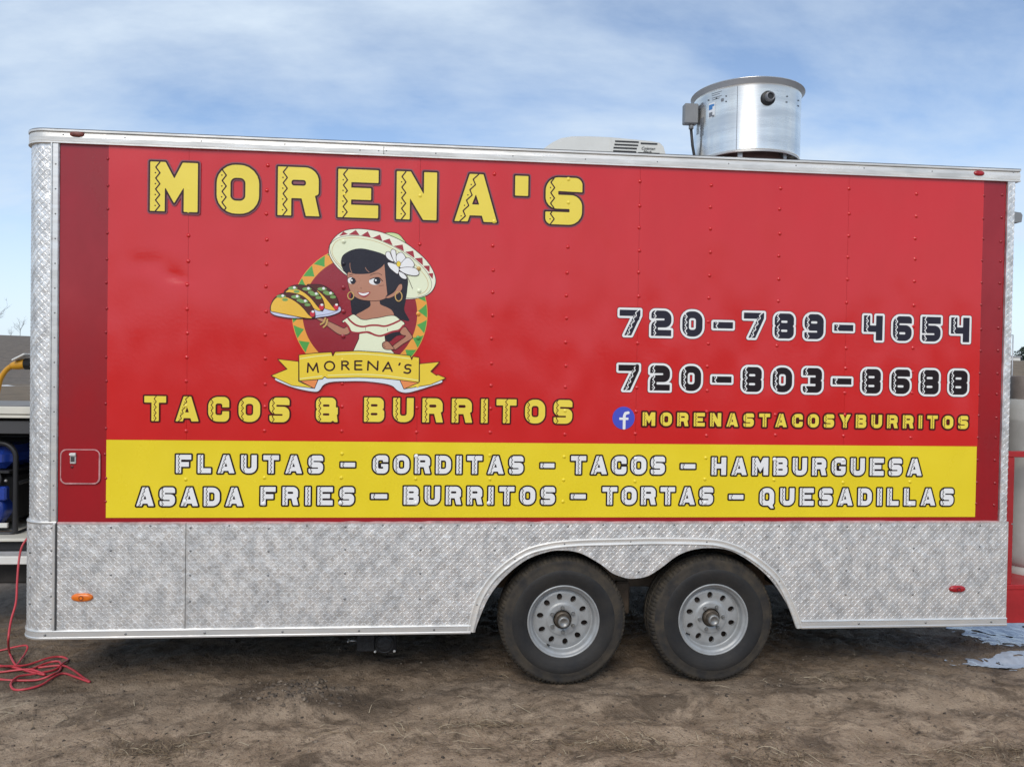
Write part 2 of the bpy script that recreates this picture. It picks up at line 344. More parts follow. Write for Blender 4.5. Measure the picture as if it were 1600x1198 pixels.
def glyph(ch, ow, ow2, zw, cell):
    key = (ch, ow, ow2, zw)
    if key in _gc: return _gc[key]
    w, cs = GL[ch]; cs = [roundp(c) for c in cs]
    X, Y, xs, ys = grid(-ow2-.04, w+ow2+.04, -.2-ow2, 1.04+ow2, cell)
    D = sd_poly(cs, X, Y); lay = []
    if ow2 > ow: lay.append(('edge', march(D-ow2, xs, ys)))
    lay.append(('line', march(D-ow, xs, ys))); lay.append(('fill', march(D, xs, ys)))
    if ch not in "'":
        b0, b1 = SLANT.get(ch, (.15, .15)); pts = []; dots = []; k = 9
        for i in range(k+1):
            y = i/k; pts.append((b0+(b1-b0)*y+(.042 if i % 2 else -.042), y))
            if i % 2 == 1 and 0 < i < k: dots.append((b0+(b1-b0)*y-.048, y))
        Z = sd_line(pts, X, Y)-zw/2
        for q in dots: Z = np.minimum(Z, np.hypot(X-q[0]+.0, Y-q[1])-zw*.62)
        lay.append(('zig', march(np.maximum(Z, D-.004), xs, ys)))
    _gc[key] = (w, lay, cs); return _gc[key]
PRINT_REG = []     # places covered by print (for the rivets that poke up through it)
def text_line(mb, words, mats, ow, ow2, zw, cell=.02, Y0=-.0040):
    """words: (text, x_left, x_right, y_top, y_bottom) measured on the photograph"""
    for txt, ul, ur, vt, vb in words:
        xl = U(ul, (vt+vb)/2)[0]; xr = U(ur, (vt+vb)/2)[0]; um = (ul+ur)/2
        zt = U(um, vt)[1]; zb = U(um, vb)[1]; h = zt-zb
        tot = sum(GL[c][0] for c in txt)*h; tr = (xr-xl-tot)/max(1, len(txt)-1); hx = h
        if len(txt) == 1: hx = (xr-xl)/GL[txt][0]; tr = 0
        x = xl
        for c in txt:
            w, lay, cs = glyph(c, ow, ow2, zw, cell)
            for nm, (V, F) in lay:
                dy_ = {'edge': 0, 'line': .0004, 'fill': .0009, 'zig': .0014}[nm]
                mb.add([(x+p[0]*hx, Y0-dy_, zb+p[1]*h) for p in V], F, mats[nm])
            PRINT_REG.append((x, zb, hx, h, cs, w, mats['fill']))
            x += w*hx+tr

# ================================================================== the setting: ground, hill, snow, puddles
def rut(x, y):
    h = -.020*np.exp(-((y+.36-.05*np.sin(x*1.3))/.10)**2)+.010*np.exp(-((y+.52-.05*np.sin(x*1.3))/.06)**2)
    h = h+.010*np.exp(-((y+.20)/.05)**2)*sstep(.5, 1.6, x)
    return h
CLX, CLY = G(470, 1082)
PUD = [(G(1612, 986), .36, .20), (G(1606, 1035), .30, .075)]
def ground_h(x, y):
    d = np.hypot(x-1.76, y+1.0); near = 1-sstep(6, 16, d)
    h = (fbm(x*1.1+3, y*1.1+9, 4)-.5)*.055+(fbm(x*5.5, y*5.5+40, 3)-.5)*.034+(fbm(x*13+9, y*19+7, 3)-.5)*.020+np.abs(fbm(x*16, y*22+7, 3)-.5)*-.030+rut(x, y)
    # churned clod where a wheel turned in the mud
    cl = np.exp(-(((x-CLX)/.20)**2+((y-CLY)/.14)**2)); h = h+cl*(.030+.075*np.abs(fbm(x*11+1, y*13, 4)-.45))
    cl2 = np.exp(-(((x-CLX-.32)/.34)**2+((y-CLY-.05)/.16)**2)); h = h-cl2*.018
    for (px, py), rx, ry in PUD:
        h = h-.045*np.exp(-(((x-px)/rx)**2+((y-py)/ry)**2)**1.5)
    flat = np.maximum(np.exp(-(((x-2.46)/.26)**2+((y-.14)/.24)**2)**2), np.exp(-(((x-3.30)/.26)**2+((y-.14)/.24)**2)**2))
    h = h*(1-flat)-.021*flat
    h = h*near
    far = sstep(58, 150, y)*(6.7-1.2*sstep(-60, 110, x))+sstep(30, 400, np.abs(x-10))*.0
    far = far+sstep(20, 60, y)*(fbm(x*.05, y*.05, 3)-.5)*.5+sstep(70, 120, y)*(fbm(x*.03+4, y*.03, 3)-.5)*1.2
    back = sstep(22, 75, -y)*5.2
    return h+far+back
def axis_pts(lo, hi, step, far_lo, far_hi):
    a = list(np.arange(lo, hi, step)); s = step; p = hi; up = []
    while p < far_hi: up.append(p); s *= 1.16; p += s
    up.append(far_hi); s = step; p = lo; dn = []
    while p > far_lo: s *= 1.16; p -= s; dn.append(max(p, far_lo))
    return np.array(dn[::-1]+a+up)
gx = axis_pts(-2.1, 5.9, .021, -900, 900); gy = axis_pts(-1.9, 1.1, .021, -700, 1500)
GX, GY = np.meshgrid(gx, gy); GZ = ground_h(GX, GY)
gv = np.stack([GX.ravel(), GY.ravel(), GZ.ravel()], 1); nx, ny = len(gx), len(gy)
idx = np.arange(nx*ny).reshape(ny, nx); gf = np.stack([idx[:-1, :-1].ravel(), idx[:-1, 1:].ravel(), idx[1:, 1:].ravel(), idx[1:, :-1].ravel()], 1)
me = bpy.data.meshes.new('ground'); me.from_pydata(gv.tolist(), [], gf.tolist()); me.polygons.foreach_set('use_smooth', [True]*len(me.polygons))
gm = bpy.data.materials.new('soil'); gm.use_nodes = True; t = gm.node_tree; b = t.nodes['Principled BSDF']
NN = t.nodes.new; LL = t.links.new
g = NN('ShaderNodeNewGeometry')
def noise(scale, det=6, ro=.6, vec=None, dist=0.0):
    n = NN('ShaderNodeTexNoise'); n.inputs['Scale'].default_value = scale; n.inputs['Detail'].default_value = det; n.inputs['Roughness'].default_value = ro; n.inputs['Distortion'].default_value = dist
    LL(vec or g.outputs['Position'], n.inputs['Vector']); return n.outputs['Fac']
def ramp(src, a, b_, lo=0.0, hi=1.0):
    r = NN('ShaderNodeMapRange'); r.inputs['From Min'].default_value = a; r.inputs['From Max'].default_value = b_; r.inputs['To Min'].default_value = lo; r.inputs['To Max'].default_value = hi
    LL(src, r.inputs[0]); return r.outputs[0]
def mixc(f, a, b_):
    x = NN('ShaderNodeMixRGB')
    for i, c in ((1, a), (2, b_)):
        if isinstance(c, tuple): x.inputs[i].default_value = (*c, 1)
        else: LL(c, x.inputs[i])
    LL(f, x.inputs[0]); return x.outputs[0]
def mth(op, a, b_):
    x = NN('ShaderNodeMath'); x.operation = op
    for i, c in enumerate((a, b_)):
        if isinstance(c, (int, float)): x.inputs[i].default_value = c
        else: LL(c, x.inputs[i])
    return x.outputs[0]
mpg = NN('ShaderNodeMapping'); mpg.inputs['Scale'].default_value = (.8, 1.05, 1); LL(g.outputs['Position'], mpg.inputs[0])
streak = mpg.outputs[0]
dry, mid, wet = (.44, .338, .242), (.30, .222, .153), (.088, .063, .043)
c = mixc(ramp(noise(4.6, 9, .66, streak, .5), .40, .60), dry, mid)
c = mixc(mth('MULTIPLY', ramp(noise(2.7, 9, .72, streak, .9), .51, .61), .74), c, wet)
c = mixc(mth('MULTIPLY', ramp(noise(11, 8, .74), .53, .64), .62), c, wet)
c = mixc(mth('MULTIPLY', ramp(noise(38, 4, .6), .58, .72), .35), c, (.36, .285, .21))
c = mixc(mth('MULTIPLY', ramp(noise(70, 3, .6), .58, .68), .6), c, (.045, .035, .027))
sp = NN('ShaderNodeSeparateXYZ'); LL(g.outputs['Position'], sp.inputs[0])
# wet smear where a wheel spun beside the churned spot
def blob(x0, y0, rx, ry):
    a = mth('DIVIDE', mth('SUBTRACT', sp.outputs['X'], x0), rx); b_ = mth('DIVIDE', mth('SUBTRACT', sp.outputs['Y'], y0), ry)
    q = mth('ADD', mth('MULTIPLY', a, a), mth('MULTIPLY', b_, b_)); return ramp(mth('ADD', q, mth('MULTIPLY', noise(5, 5, .6), 1.1)), 1.5, .9)
wx, wy = G(555, 1092); c = mixc(mth('MULTIPLY', blob(wx, wy, .30, .13), .75), c, wet)
wx, wy = G(235, 1165); c = mixc(mth('MULTIPLY', blob(wx, wy, .20, .09), .6), c, wet)
wx, wy = G(1290, 1080); c = mixc(mth('MULTIPLY', blob(wx, wy, .5, .06), .5), c, wet)
# damp soil close to the trailer and round the puddles, drier out in the open
yy = mth('ADD', sp.outputs['Y'], mth('MULTIPLY', noise(1.6, 6, .65), 1.2))
damp = ramp(yy, .12, .95)
c = mixc(mth('MULTIPLY', damp, .55), c, wet)
# the field beyond: dry grass, then the dark bare hillside
fy = mth('ADD', sp.outputs['Y'], mth('MULTIPLY', noise(.12, 4), 6))
gcol = mixc(ramp(noise(.8, 8, .7), .35, .65), (.24, .175, .105), (.13, .095, .06))
c = mixc(ramp(fy, 10, 18), c, gcol)
hcol = mixc(ramp(noise(1.3, 9, .75), .38, .62), (.205, .162, .120), (.105, .084, .063))
hm = mth('MULTIPLY', ramp(fy, 62, 66), ramp(sp.outputs['X'], 60, 40))
c = mixc(hm, c, hcol)
LL(c, b.inputs['Base Color'])
b.inputs['Specular IOR Level'].default_value = .25
LL(ramp(damp, 0, 1, .92, .72), b.inputs['Roughness'])
bp = NN('ShaderNodeBump'); bp.inputs['Strength'].default_value = 1.0; bp.inputs['Distance'].default_value = .022
LL(mth('ADD', noise(22, 7, .68), mth('MULTIPLY', noise(110, 3, .6), .35)), bp.inputs['Height']); LL(bp.outputs[0], b.inputs['Normal'])
me.materials.append(gm); me.update()
ground = bpy.data.objects.new('ground', me); COL.objects.link(ground); ground['kind'] = 'structure'

def gz(x, y):
    """quick height of the ground sheet"""
    i = min(max(int(np.searchsorted(gx, x))-1, 0), nx-2); j = min(max(int(np.searchsorted(gy, y))-1, 0), ny-2)
    fx = (x-gx[i])/(gx[i+1]-gx[i]); fy = (y-gy[j])/(gy[j+1]-gy[j])
    return float((GZ[j, i]*(1-fx)+GZ[j, i+1]*fx)*(1-fy)+(GZ[j+1, i]*(1-fx)+GZ[j+1, i+1]*fx)*fy)
# melting slush lying in the low spots, pale blue with mud showing through
slm = mat('wet_slush', (.46, .51, .59), .2, 0, .6, col2=(.33, .38, .46), vscale=7, bump=.25, bscale=30)
for i, ((px, py), rx, ry) in enumerate(PUD):
    mb = MB(); lev = (-.022, -.016)[i]
    X, Y, xs, ys = grid(px-rx*1.7, px+rx*1.7, py-ry*2.2, py+ry*2.2, .018)
    ell = ((X-px)/(rx*1.35))**2+((Y-py)/(ry*1.6))**2-1
    rag = (fbm(X*8+i*7, Y*12+3, 5, .65)-.53)*.20
    V, F = march(rag+np.maximum(ell, -.55)*.045, xs, ys, False)
    mb.add([(p[0], p[1], gz(p[0], p[1])*.6+lev*.4+.012) for p in V], F, slm, True); o = mb.build('slush_patch', kind='structure')
    o['label'] = ('larger slush patch lying under the rear corner of the trailer', 'narrow slush patch lying in a wheel track in front')[i]

# dirty snow left along the foot of the hill
mb = MB(); snow = mat('old_snow', (.78, .79, .80), .8, 0, .3, vary=.25, vscale=2)
xs = np.linspace(-62, -14, 240); V = []; F = []
for i, x in enumerate(xs):
    wv = max(.02, 1.9*fbm(np.array([x*.9]), np.array([2.0]), 4)[0]-.55); y0 = 59+2*math.sin(x*.2)
    for k, (dy_, hh) in enumerate(((-wv, -.05), (-wv*.5, .07*min(1, wv*2)), (0, .12*min(1, wv*2)-.02), (wv*.6, .09*min(1, wv*2)), (wv, -.05))):
        yv = y0+dy_; V.append((x, yv, gz(x, yv)+hh))
for i in range(len(xs)-1):
    for k in range(4): F.append((i*5+k, i*5+5+k, i*5+6+k, i*5+1+k))
mb.add(V, F, snow, True); mb.build('snow_bank', kind='structure')

# straw and dead grass trodden into the mud
mb = MB(); straws = [mat('straw_pale', (.46, .38, .26), .7, vary=.3, vscale=30), mat('straw_brown', (.24, .175, .105), .8, vary=.3, vscale=30), mat('straw_dark', (.11, .08, .052), .85)]
centers = [(*G(235, 1178), .28, .10, 170), (*G(745, 1135), .3, .12, 150), (*G(965, 1160), .28, .07, 130), (*G(1560, 1180), .28, .10, 170), (*G(1330, 1062), .28, .05, 70), (*G(1230, 1180), .3, .06, 90), (*G(560, 1150), .35, .15, 90), (*G(110, 1120), .3, .1, 50)]
def blade(x, y, ln, an, wdt, mt, lift):
    n = 4; bend = random.uniform(-.8, .8); V = []; F = []; cx, cy = x, y; a = an
    for i in range(n+1):
        z = gz(cx, cy)+.004+lift*math.sin(math.pi*(i/n)*.8); w = wdt*(1-.6*i/n)
        V += [(cx-math.sin(a)*w, cy+math.cos(a)*w, z), (cx+math.sin(a)*w, cy-math.cos(a)*w, z+.0012)]
        cx += math.cos(a)*ln/n; cy += math.sin(a)*ln/n; a += bend/n
    for i in range(n): F.append((2*i, 2*i+1, 2*i+3, 2*i+2))
    mb.add(V, F, mt)
for cx, cy, sx, sy, n in centers:
    for i in range(n):
        blade(random.gauss(cx, sx), random.gauss(cy, sy), random.uniform(.03, .12), random.choice((0, math.pi))+random.gauss(0, .8), random.uniform(.0008, .0021), random.choices(straws, (3, 5, 4))[0], random.uniform(.002, .02))
for (u, v, sx, sy, n) in ((235, 1172, .13, .05, 420), (975, 1165, .16, .04, 380), (1560, 1182, .16, .06, 460), (1230, 1185, .12, .035, 220), (760, 1128, .13, .04, 220), (1330, 1064, .14, .025, 150), (1180, 1150, .12, .03, 160)):
    x0, y0 = G(u, v)
    for i in range(n): blade(random.gauss(x0, sx), random.gauss(y0, sy), random.uniform(.012, .05), random.uniform(0, 6.28), random.uniform(.0006, .0016), random.choices(straws, (1, 6, 6))[0], random.uniform(.002, .012))
for i in range(700):
    y = random.uniform(-1.25, .35)
    blade(random.uniform(-1.9, 5.6), y, random.uniform(.015, .07), random.uniform(0, 6.28), random.uniform(.0006, .0016), random.choices(straws, (2, 5, 5))[0], random.uniform(.001, .008))
mb.build('dry_straw', kind='stuff')
# small clods and pebbles
mb = MB(); clods = [mat('clod_brown', (.12, .092, .068), .9), mat('clod_dark', (.055, .043, .033), .9), mat('clod_tan', (.22, .175, .13), .9)]
for i in range(1900):
    x, y = random.uniform(-1.9, 5.7), random.uniform(-1.2, .6); r = random.choice((.003, .004, .005, .007, .010)); z = gz(x, y)
    if random.random() < .05: x, y = random.gauss(CLX, .16), random.gauss(CLY, .10); r *= 1.6; z = gz(x, y)
    V = [(x+dx_*r*random.uniform(.7, 1.4), y+dy_*r*random.uniform(.7, 1.4), z+dz*r*random.uniform(.5, .9)) for dx_, dy_, dz in ((1, 0, 0), (0, 1, 0), (-1, 0, 0), (0, -1, 0), (0, 0, 1), (.5, .5, .7), (-.5, .4, .7), (0, 0, -1))]
    mb.add(V, [(0, 1, 5), (1, 2, 6), (1, 6, 4), (1, 4, 5), (0, 5, 4), (2, 3, 6), (3, 4, 6), (3, 0, 4), (0, 3, 7), (1, 0, 7), (2, 1, 7), (3, 2, 7)], random.choices(clods, (4, 3, 3))[0], True)
for i in range(75):      # bigger broken crusts in the churned spot
    x, y = random.gauss(CLX, .13), random.gauss(CLY, .075); r = random.uniform(.006, .016); z = gz(x, y)-r*.35; a = random.uniform(0, 6.28)
    V = []; n = 7
    for q in range(n): b_ = a+2*math.pi*q/n; rr = r*random.uniform(.65, 1.25); V.append((x+rr*1.3*math.cos(b_), y+rr*math.sin(b_), z))
    for q in range(n): V.append((x+(V[q][0]-x)*.72, y+(V[q][1]-y)*.72, z+r*random.uniform(.5, .95)))
    mb.add(V, [(q, (q+1) % n, (q+1) % n+n, q+n) for q in range(n)]+[tuple(range(n, 2*n))], clods[0], True)
mb.build('soil_clods', kind='stuff')

# ================================================================== the food trailer
XL, RC, XR, TW = U(92, 500)[0], .12, 5.084, 2.55
XC = XL-.065          # where the rounded front corner starts
ZB, ZBT, ZS, ZR0, ZT = .299, .346, .910, 2.897, 2.966
trailer = root('food_trailer', (2.3, 1.27, 0), 'red and yellow food trailer with diamond plate skirt and two grey wheels', 'food trailer')
alu = mat('bare_aluminium', (.80, .785, .75), .38, .6, .5, vscale=7, rvary=.10, bump=.10, bscale=9, col2=(.58, .58, .57), stretch=(.6, 1, 3))
alu_rail = mat('rail_aluminium', (.86, .825, .77), .36, .38, .5, vscale=5, rvary=.12, bump=.22, bscale=7, col2=(.60, .60, .58), stretch=(.8, 1, 4))
tread = mat('tread_plate', (.92, .905, .88), .40, .62, .5, vscale=14, rvary=.08, bump=1.0, bscale=20, col2=(.53, .53, .525), stretch=(1.4, 1.4, .8), detail=4)
lugm = mat('tread_lug', (.90, .885, .86), .46, .66, .5, vscale=14, col2=(.56, .56, .555), stretch=(1.4, 1.4, .8), detail=4)
seam_dark = mat('dark_sealant', (.05, .05, .05), .7)
paint = mat('old_red_paint', (.35, .010, .017), .22, 0, .5, vary=.22, vscale=2.2, rvary=.08, bump=.10, bscale=5, stretch=(1, 1, .6))
red = vinyl('red_vinyl', (.61, .011, .012, 1), .19, .66)
yel = vinyl('yellow_vinyl', (.84, .655, .022, 1), .26)
steel_dk = mat('dark_chassis', (.035, .030, .026), .75, vary=.5, vscale=8)
mudst = mat('muddy_steel', (.27, .20, .14), .85, vary=.55, vscale=5)
white_p = mat('white_paint', (.74, .73, .69), .45, vary=.12, vscale=4)
screw_m = mat('screw_head', (.20, .20, .20), .45, .6)
black = mat('black_plastic', (.012, .012, .013), .5, bump=.1, bscale=60)

def perim(off, seg=14):
    P = [(XR+off, -off), (XL, -off), (XC, -off)]
    for i in range(1, seg+1):
        a = R_(-90-90*i/seg); P.append((XC+(RC+off)*math.cos(a), RC+(RC+off)*math.sin(a)))
    for i in range(seg+1):
        a = R_(180-90*i/seg); P.append((XC+(RC+off)*math.cos(a), TW-RC+(RC+off)*math.sin(a)))
    P.append((XR+off, TW+off)); return P
def sweep(mb, prof, mt, i0=None, i1=None, smooth=False):
    rings = [perim(o_) for o_, z in prof]; n = len(rings[0]); rg = list(range(n)) if i0 is None else list(range(i0, i1+1)); V = []; F = []
    for k in range(len(prof)):
        for i in rg: V.append((rings[k][i][0], rings[k][i][1], prof[k][1]))
    w = len(rg); e = w if i0 is None else w-1
    for k in range(len(prof)-1):
        for i in range(e): j = (i+1) % w; F.append((k*w+i, k*w+j, (k+1)*w+j, (k+1)*w+i))
    mb.add(V, F, mt, smooth)

# shell, roof and floor
mb = MB(); inner = mat('plywood_back', (.10, .085, .07), .8)
sweep(mb, [(-.03, .92), (-.03, 2.93)], inner); mb.build('wall_shell', trailer)
mb = MB(); P = perim(-.012); roofm = mat('roof_sheet', (.55, .56, .57), .5, .6)
mb.add([(p[0], p[1], 2.958) for p in P]+[(2.3, TW/2, 3.0)], [(i, (i+1) % len(P), len(P)) for i in range(len(P))], roofm); mb.build('roof', trailer)
mb = MB(); WX0, WX1 = 2.02, 3.80
mb.bx(XL-.06, XR-.02, .42, TW-.42, .56, .62, steel_dk); mb.bx(XL, WX0, .03, .42, .56, .62, steel_dk); mb.bx(WX1, XR-.02, .03, .42, .56, .62, steel_dk)
mb.bx(XL, WX0, TW-.42, TW-.03, .56, .62, steel_dk); mb.bx(WX1, XR-.02, TW-.42, TW-.03, .56, .62, steel_dk); mb.build('floor_frame', trailer)
mb = MB(); mb.bx(WX0, WX1, .02, .43, .862, .874, steel_dk); mb.bx(WX0, WX1, .421, .43, .56, .86, mudst); mb.bx(WX0-.012, WX0, .02, .43, .46, .874, steel_dk); mb.bx(WX1, WX1+.012, .02, .43, .46, .874, steel_dk); mb.build('wheel_well', trailer)
mb = MB(); mb.bx(XL-.1, XR-.05, .44, .50, .42, .56, mudst, .006); mb.bx(XL-.1, XR-.05, TW-.5, TW-.44, .42, .56, mudst, .006); mb.build('chassis_beam', trailer)
for xa in (2.455, 3.305):
    mb = MB(); mb.tube([(xa, .26, .352), (xa, TW-.26, .352)], .035, mudst, 10); mb.build('axle', trailer)
mb = MB()      # leaf springs and hanger between the wheels
for x0 in (2.455, 3.305):
    for k in range(3): mb.tube([(x0-.33+.09*k, .46, .43-.012*k), (x0, .46, .395-.012*k), (x0+.33-.09*k, .46, .43-.012*k)], .008, mudst, 6)
mb.bx(2.84, 2.93, .40, .47, .26, .46, mudst, .01); mb.tube([(2.885, .41, .30), (2.885, .36, .30)], .018, mudst, 8); mb.build('leaf_spring', trailer)
mb = MB()
sweep(mb, [(-.006, ZB+.02), (-.006, .60)], steel_dk, 1, 30)  # far and front skirts
mb.bx(XL, XR, TW-.01, TW, ZB, .93, steel_dk); mb.bx(XR-.02, XR-.008, .02, TW-.02, ZB, .95, steel_dk); mb.build('far_skirt', trailer)

# ------ painted strips left uncovered by the wrap
UX = lambda u, v: U(u, v)[0]
mb = MB()
def quad_sheet(mb, x0, x1, z0, z1, y, mt, nx_=2, nz_=2, disp=None, thick=.004):
    V = []; F = []
    for j in range(nz_):
        for i in range(nx_):
            x = x0+(x1-x0)*i/(nx_-1); z = z0+(z1-z0)*j/(nz_-1); V.append((x, y+(disp(x, z) if disp else 0), z))
    for j in range(nz_-1):
        for i in range(nx_-1): F.append((j*nx_+i, j*nx_+i+1, (j+1)*nx_+i+1, (j+1)*nx_+i))
    mb.add(V, F, mt, True)
    ring = [i for i in range(nx_)]+[j*nx_+nx_-1 for j in range(1, nz_)]+[(nz_-1)*nx_+i for i in range(nx_-2, -1, -1)]+[j*nx_ for j in range(nz_-2, 0, -1)]
    W = [V[i] for i in ring]; n = len(W)
    mb.add(W+[(p[0], p[1]+thick, p[2]) for p in W], [(i, (i+1) % n, (i+1) % n+n, i+n) for i in range(n)], mt)
XV0, XV1 = UX(168, 500), UX(1532, 500)            # edges of the wrap
XY1 = UX(1524.5, 750)
ZY0, ZY1 = .937, 1.350
quad_sheet(mb, XL+.002, XV0+.03, ZS+.002, ZR0+.01, 0.0, paint, 6, 30); mb.build('painted_panel', trailer)
mb = MB(); quad_sheet(mb, XV1-.03, XR-.060, ZS+.002, ZR0+.01, 0.0, paint, 6, 30); mb.build('painted_panel', trailer)
mb = MB(); quad_sheet(mb, XV0+.031, XV1-.031, ZS+.002, ZY0+.03, 0.0, paint, 40, 2); mb.build('painted_panel', trailer)
# ------ vinyl wrap on sheets a metre and a fifth wide, dented where something hit it
S16 = .4064
DX, DZ = U(268, 430)
def dent(x, z):
    d = 0.005*math.exp(-(((x-DX)/.075)**2+((z-DZ)/.055)**2))
    cr_ = ((x-DX-.045)*.25+(z-DZ+.012)); d += .0032*math.exp(-(cr_/.020)**2)*math.exp(-((x-DX-.03)/.07)**2)
    d += .005*math.exp(-(((x-DX+.10)/.10)**2+((z-DZ-.06)/.05)**2))
    # shallow oil-canning between the studs
    d += .0055*(.5+.5*math.sin(x*6.1+1.3*math.sin(z*2.1)))*math.exp(-((x-.62)/.34)**2)*(.3+.7*float(sstep(1.5, 2.6, z)))
    d += .0026*(.5+.5*math.sin(x*9.3+z*3.1))*math.exp(-((x-1.3)/.4)**2)
    return d
seams = [XV0, S16*1, S16*4, S16*7, S16*10, XV1]
for a, c_ in zip(seams[:-1], seams[1:]):
    mb = MB(); nxs = max(6, int((c_-a)/.018)); quad_sheet(mb, a+.0005, c_-.0005, ZY1+.0005, ZR0-.001, -.0022, red, nxs, 84, dent, .003); mb.build('wrap_sheet', trailer)
mb = MB(); quad_sheet(mb, XV0, XY1, ZY0, ZY1, -.0024, yel, 60, 6); mb.build('menu_band', trailer, label='yellow menu band along the lower edge of the side')
# ------ lettering
dk = vinyl('print_dark_brown', srgb(52, 28, 32), .26); blk = vinyl('print_black', srgb(28, 18, 22), .35); yl = vinyl('print_yellow', (.86, .68, .075, 1), .26)
wh = vinyl('print_white', (.84, .84, .83, 1), .28); navy = vinyl('print_navy', srgb(36, 34, 46), .36); plum = vinyl('print_plum', srgb(120, 62, 74), .35); mar = vinyl('print_maroon', srgb(66, 12, 16), .35)
mb = MB(); text_line(mb, [("MORENA'S", 235, 909.6, 266, 341)], dict(edge=plum, line=dk, fill=yl, zig=dk), .034, .056, .026, .016); mb.build('lettering', trailer, label='big yellow block letters along the top of the side')
mb = MB(); text_line(mb, [('TACOS', 226, 452.5, 619.8, 658.4), ('&', 494, 528, 621, 659), ('BURRITOS', 569, 894, 622.8, 660.2)], dict(edge=mar, line=mar, fill=yl, zig=mar), .062, .062, .032); mb.build('lettering', trailer, label='yellow block letters under the round emblem')
mb = MB(); text_line(mb, [('720-789-4654', 967.5, 1514, 490.2, 529.2)], dict(edge=mar, line=wh, fill=navy, zig=wh), .085, .105, .036); mb.build('lettering', trailer, label='upper telephone number in black digits edged white')
mb = MB(); text_line(mb, [('720-803-8688', 965.7, 1511, 574.3, 612.9)], dict(edge=mar, line=wh, fill=blk, zig=wh), .085, .105, .036); mb.build('lettering', trailer, label='lower telephone number in black digits edged white')
mb = MB(); text_line(mb, [('MORENASTACOSYBURRITOS', 1003.8, 1511.8, 646.6, 667.4)], dict(edge=mar, line=mar, fill=yl, zig=mar), .13, .13, .035, .026); mb.build('lettering', trailer, label='small yellow letters beside the blue round badge')
wb = dict(edge=blk, line=blk, fill=wh, zig=blk)
mb = MB(); text_line(mb, [('FLAUTAS', 275.5, 505, 710.6, 738.9), ('-', 532.5, 555, 711, 739), ('GORDITAS', 582.8, 817.6, 711.5, 739.6), ('-', 844.4, 866, 712.5, 740), ('TACOS', 892, 1038.6, 712.3, 740.5), ('-', 1063.4, 1086, 713.5, 741.5), ('HAMBURGUESA', 1111.6, 1439.6, 715, 742.2)], wb, .085, .085, .034); mb.build('lettering', trailer, label='upper line of white letters on the yellow band')
mb = MB(); text_line(mb, [('ASADA', 213.6, 379.5, 761, 790), ('FRIES', 407.5, 553.5, 760.3, 788.6), ('-', 580, 605, 760, 788.5), ('BURRITOS', 631, 867, 759.8, 787.8), ('-', 891.8, 915, 760.5, 788.5), ('TORTAS', 941, 1113.7, 760.5, 788), ('-', 1138.5, 1161, 761.5, 789), ('QUESADILLAS', 1186.7, 1489, 762.3, 789.2)], wb, .085, .085, .034); mb.build('lettering', trailer, label='lower line of white letters on the yellow band')
# round blue badge with a white f
mb = MB(); bx_, bz = U(974, 652.8); rb = .0635; blue = vinyl('print_blue', srgb(62, 72, 178), .35)
X, Y, xs, ys = grid(bx_-.08, bx_+.08, bz-.08, bz+.08, .002)
disc = np.hypot(X-bx_, Y-bz)-rb; V, F = march(disc, xs, ys); mb.add([(p[0], -.0042, p[1]) for p in V], F, blue)
fp = [(x*.0001875+bx_-.0352, bz-(y-975)*.0001875*1.0) for x, y in []]
stem = sd_line([(bx_+.004, bz-.08), (bx_+.004, bz+.012), (bx_+.010, bz+.026), (bx_+.026, bz+.030)], X, Y)-.0078
bar = np.maximum(np.abs(X-bx_-.002)-.026, np.abs(Y-bz+.004)-.0065)
V, F = march(np.maximum(np.minimum(stem, bar), disc), xs, ys); mb.add([(p[0], -.0048, p[1]) for p in V], F, wh); mb.build('badge', trailer, label='round blue badge with a white letter f')

# ------ round emblem: flat print in layers
logo = MB(); LOGO_PARTS = {}
cream = vinyl('print_cream', srgb(216, 222, 190)); crm2 = vinyl('print_ivory', srgb(232, 224, 200)); mrn = vinyl('print_brick', srgb(150, 38, 48)); mrn2 = vinyl('print_ring_red', srgb(138, 32, 44))
grn = vinyl('print_green', srgb(78, 152, 70)); org = vinyl('print_orange', srgb(226, 152, 62)); skin = vinyl('print_tan', srgb(170, 119, 95)); hair = vinyl('print_charcoal', srgb(40, 38, 46))
gold = vinyl('print_gold', srgb(186, 150, 88)); lav = vinyl('print_lavender', srgb(190, 196, 218)); brn = vinyl('print_meat', srgb(82, 46, 42)); shell_c = vinyl('print_shell', srgb(224, 176, 62)); let_c = vinyl('print_lettuce', srgb(112, 150, 84))
tom = vinyl('print_tomato', srgb(190, 44, 58)); ban = vinyl('print_banner', srgb(222, 192, 56)); pale = vinyl('print_pale_yellow', srgb(242, 228, 150)); fold = vinyl('print_fold', srgb(222, 134, 76)); shd = vinyl('print_grey', srgb(205, 212, 218)); lime = vinyl('print_lime', srgb(192, 208, 150))
ZO = {4: (400, 340, 4.278), 5: (410, 420, 9.98), 6: (500, 480, 8.889), 7: (410, 530, 5.333), 8: (480, 340, 7.273)}
_ly = [0]; LOGO_REG = []
def px(pts, zid):
    ox, oy, s = ZO[zid]; return [U(ox+p[0]/s, oy+p[1]/s) for p in pts]
PXM = .0034     # metres per photograph pixel on the side of the trailer
def part_mb(n):
    if n not in LOGO_PARTS: LOGO_PARTS[n] = MB()
    return LOGO_PARTS[n]
def lay_region(n, Dfun, box, mt, cell):
    X, Y, xs, ys = grid(*box, cell); V, F = march(Dfun(X, Y), xs, ys); _ly[0] += 1; LOGO_REG.append((Dfun, box, mt))
    part_mb(n).add([(p[0], -.0042-.00006*_ly[0], p[1]) for p in V], F, mt)
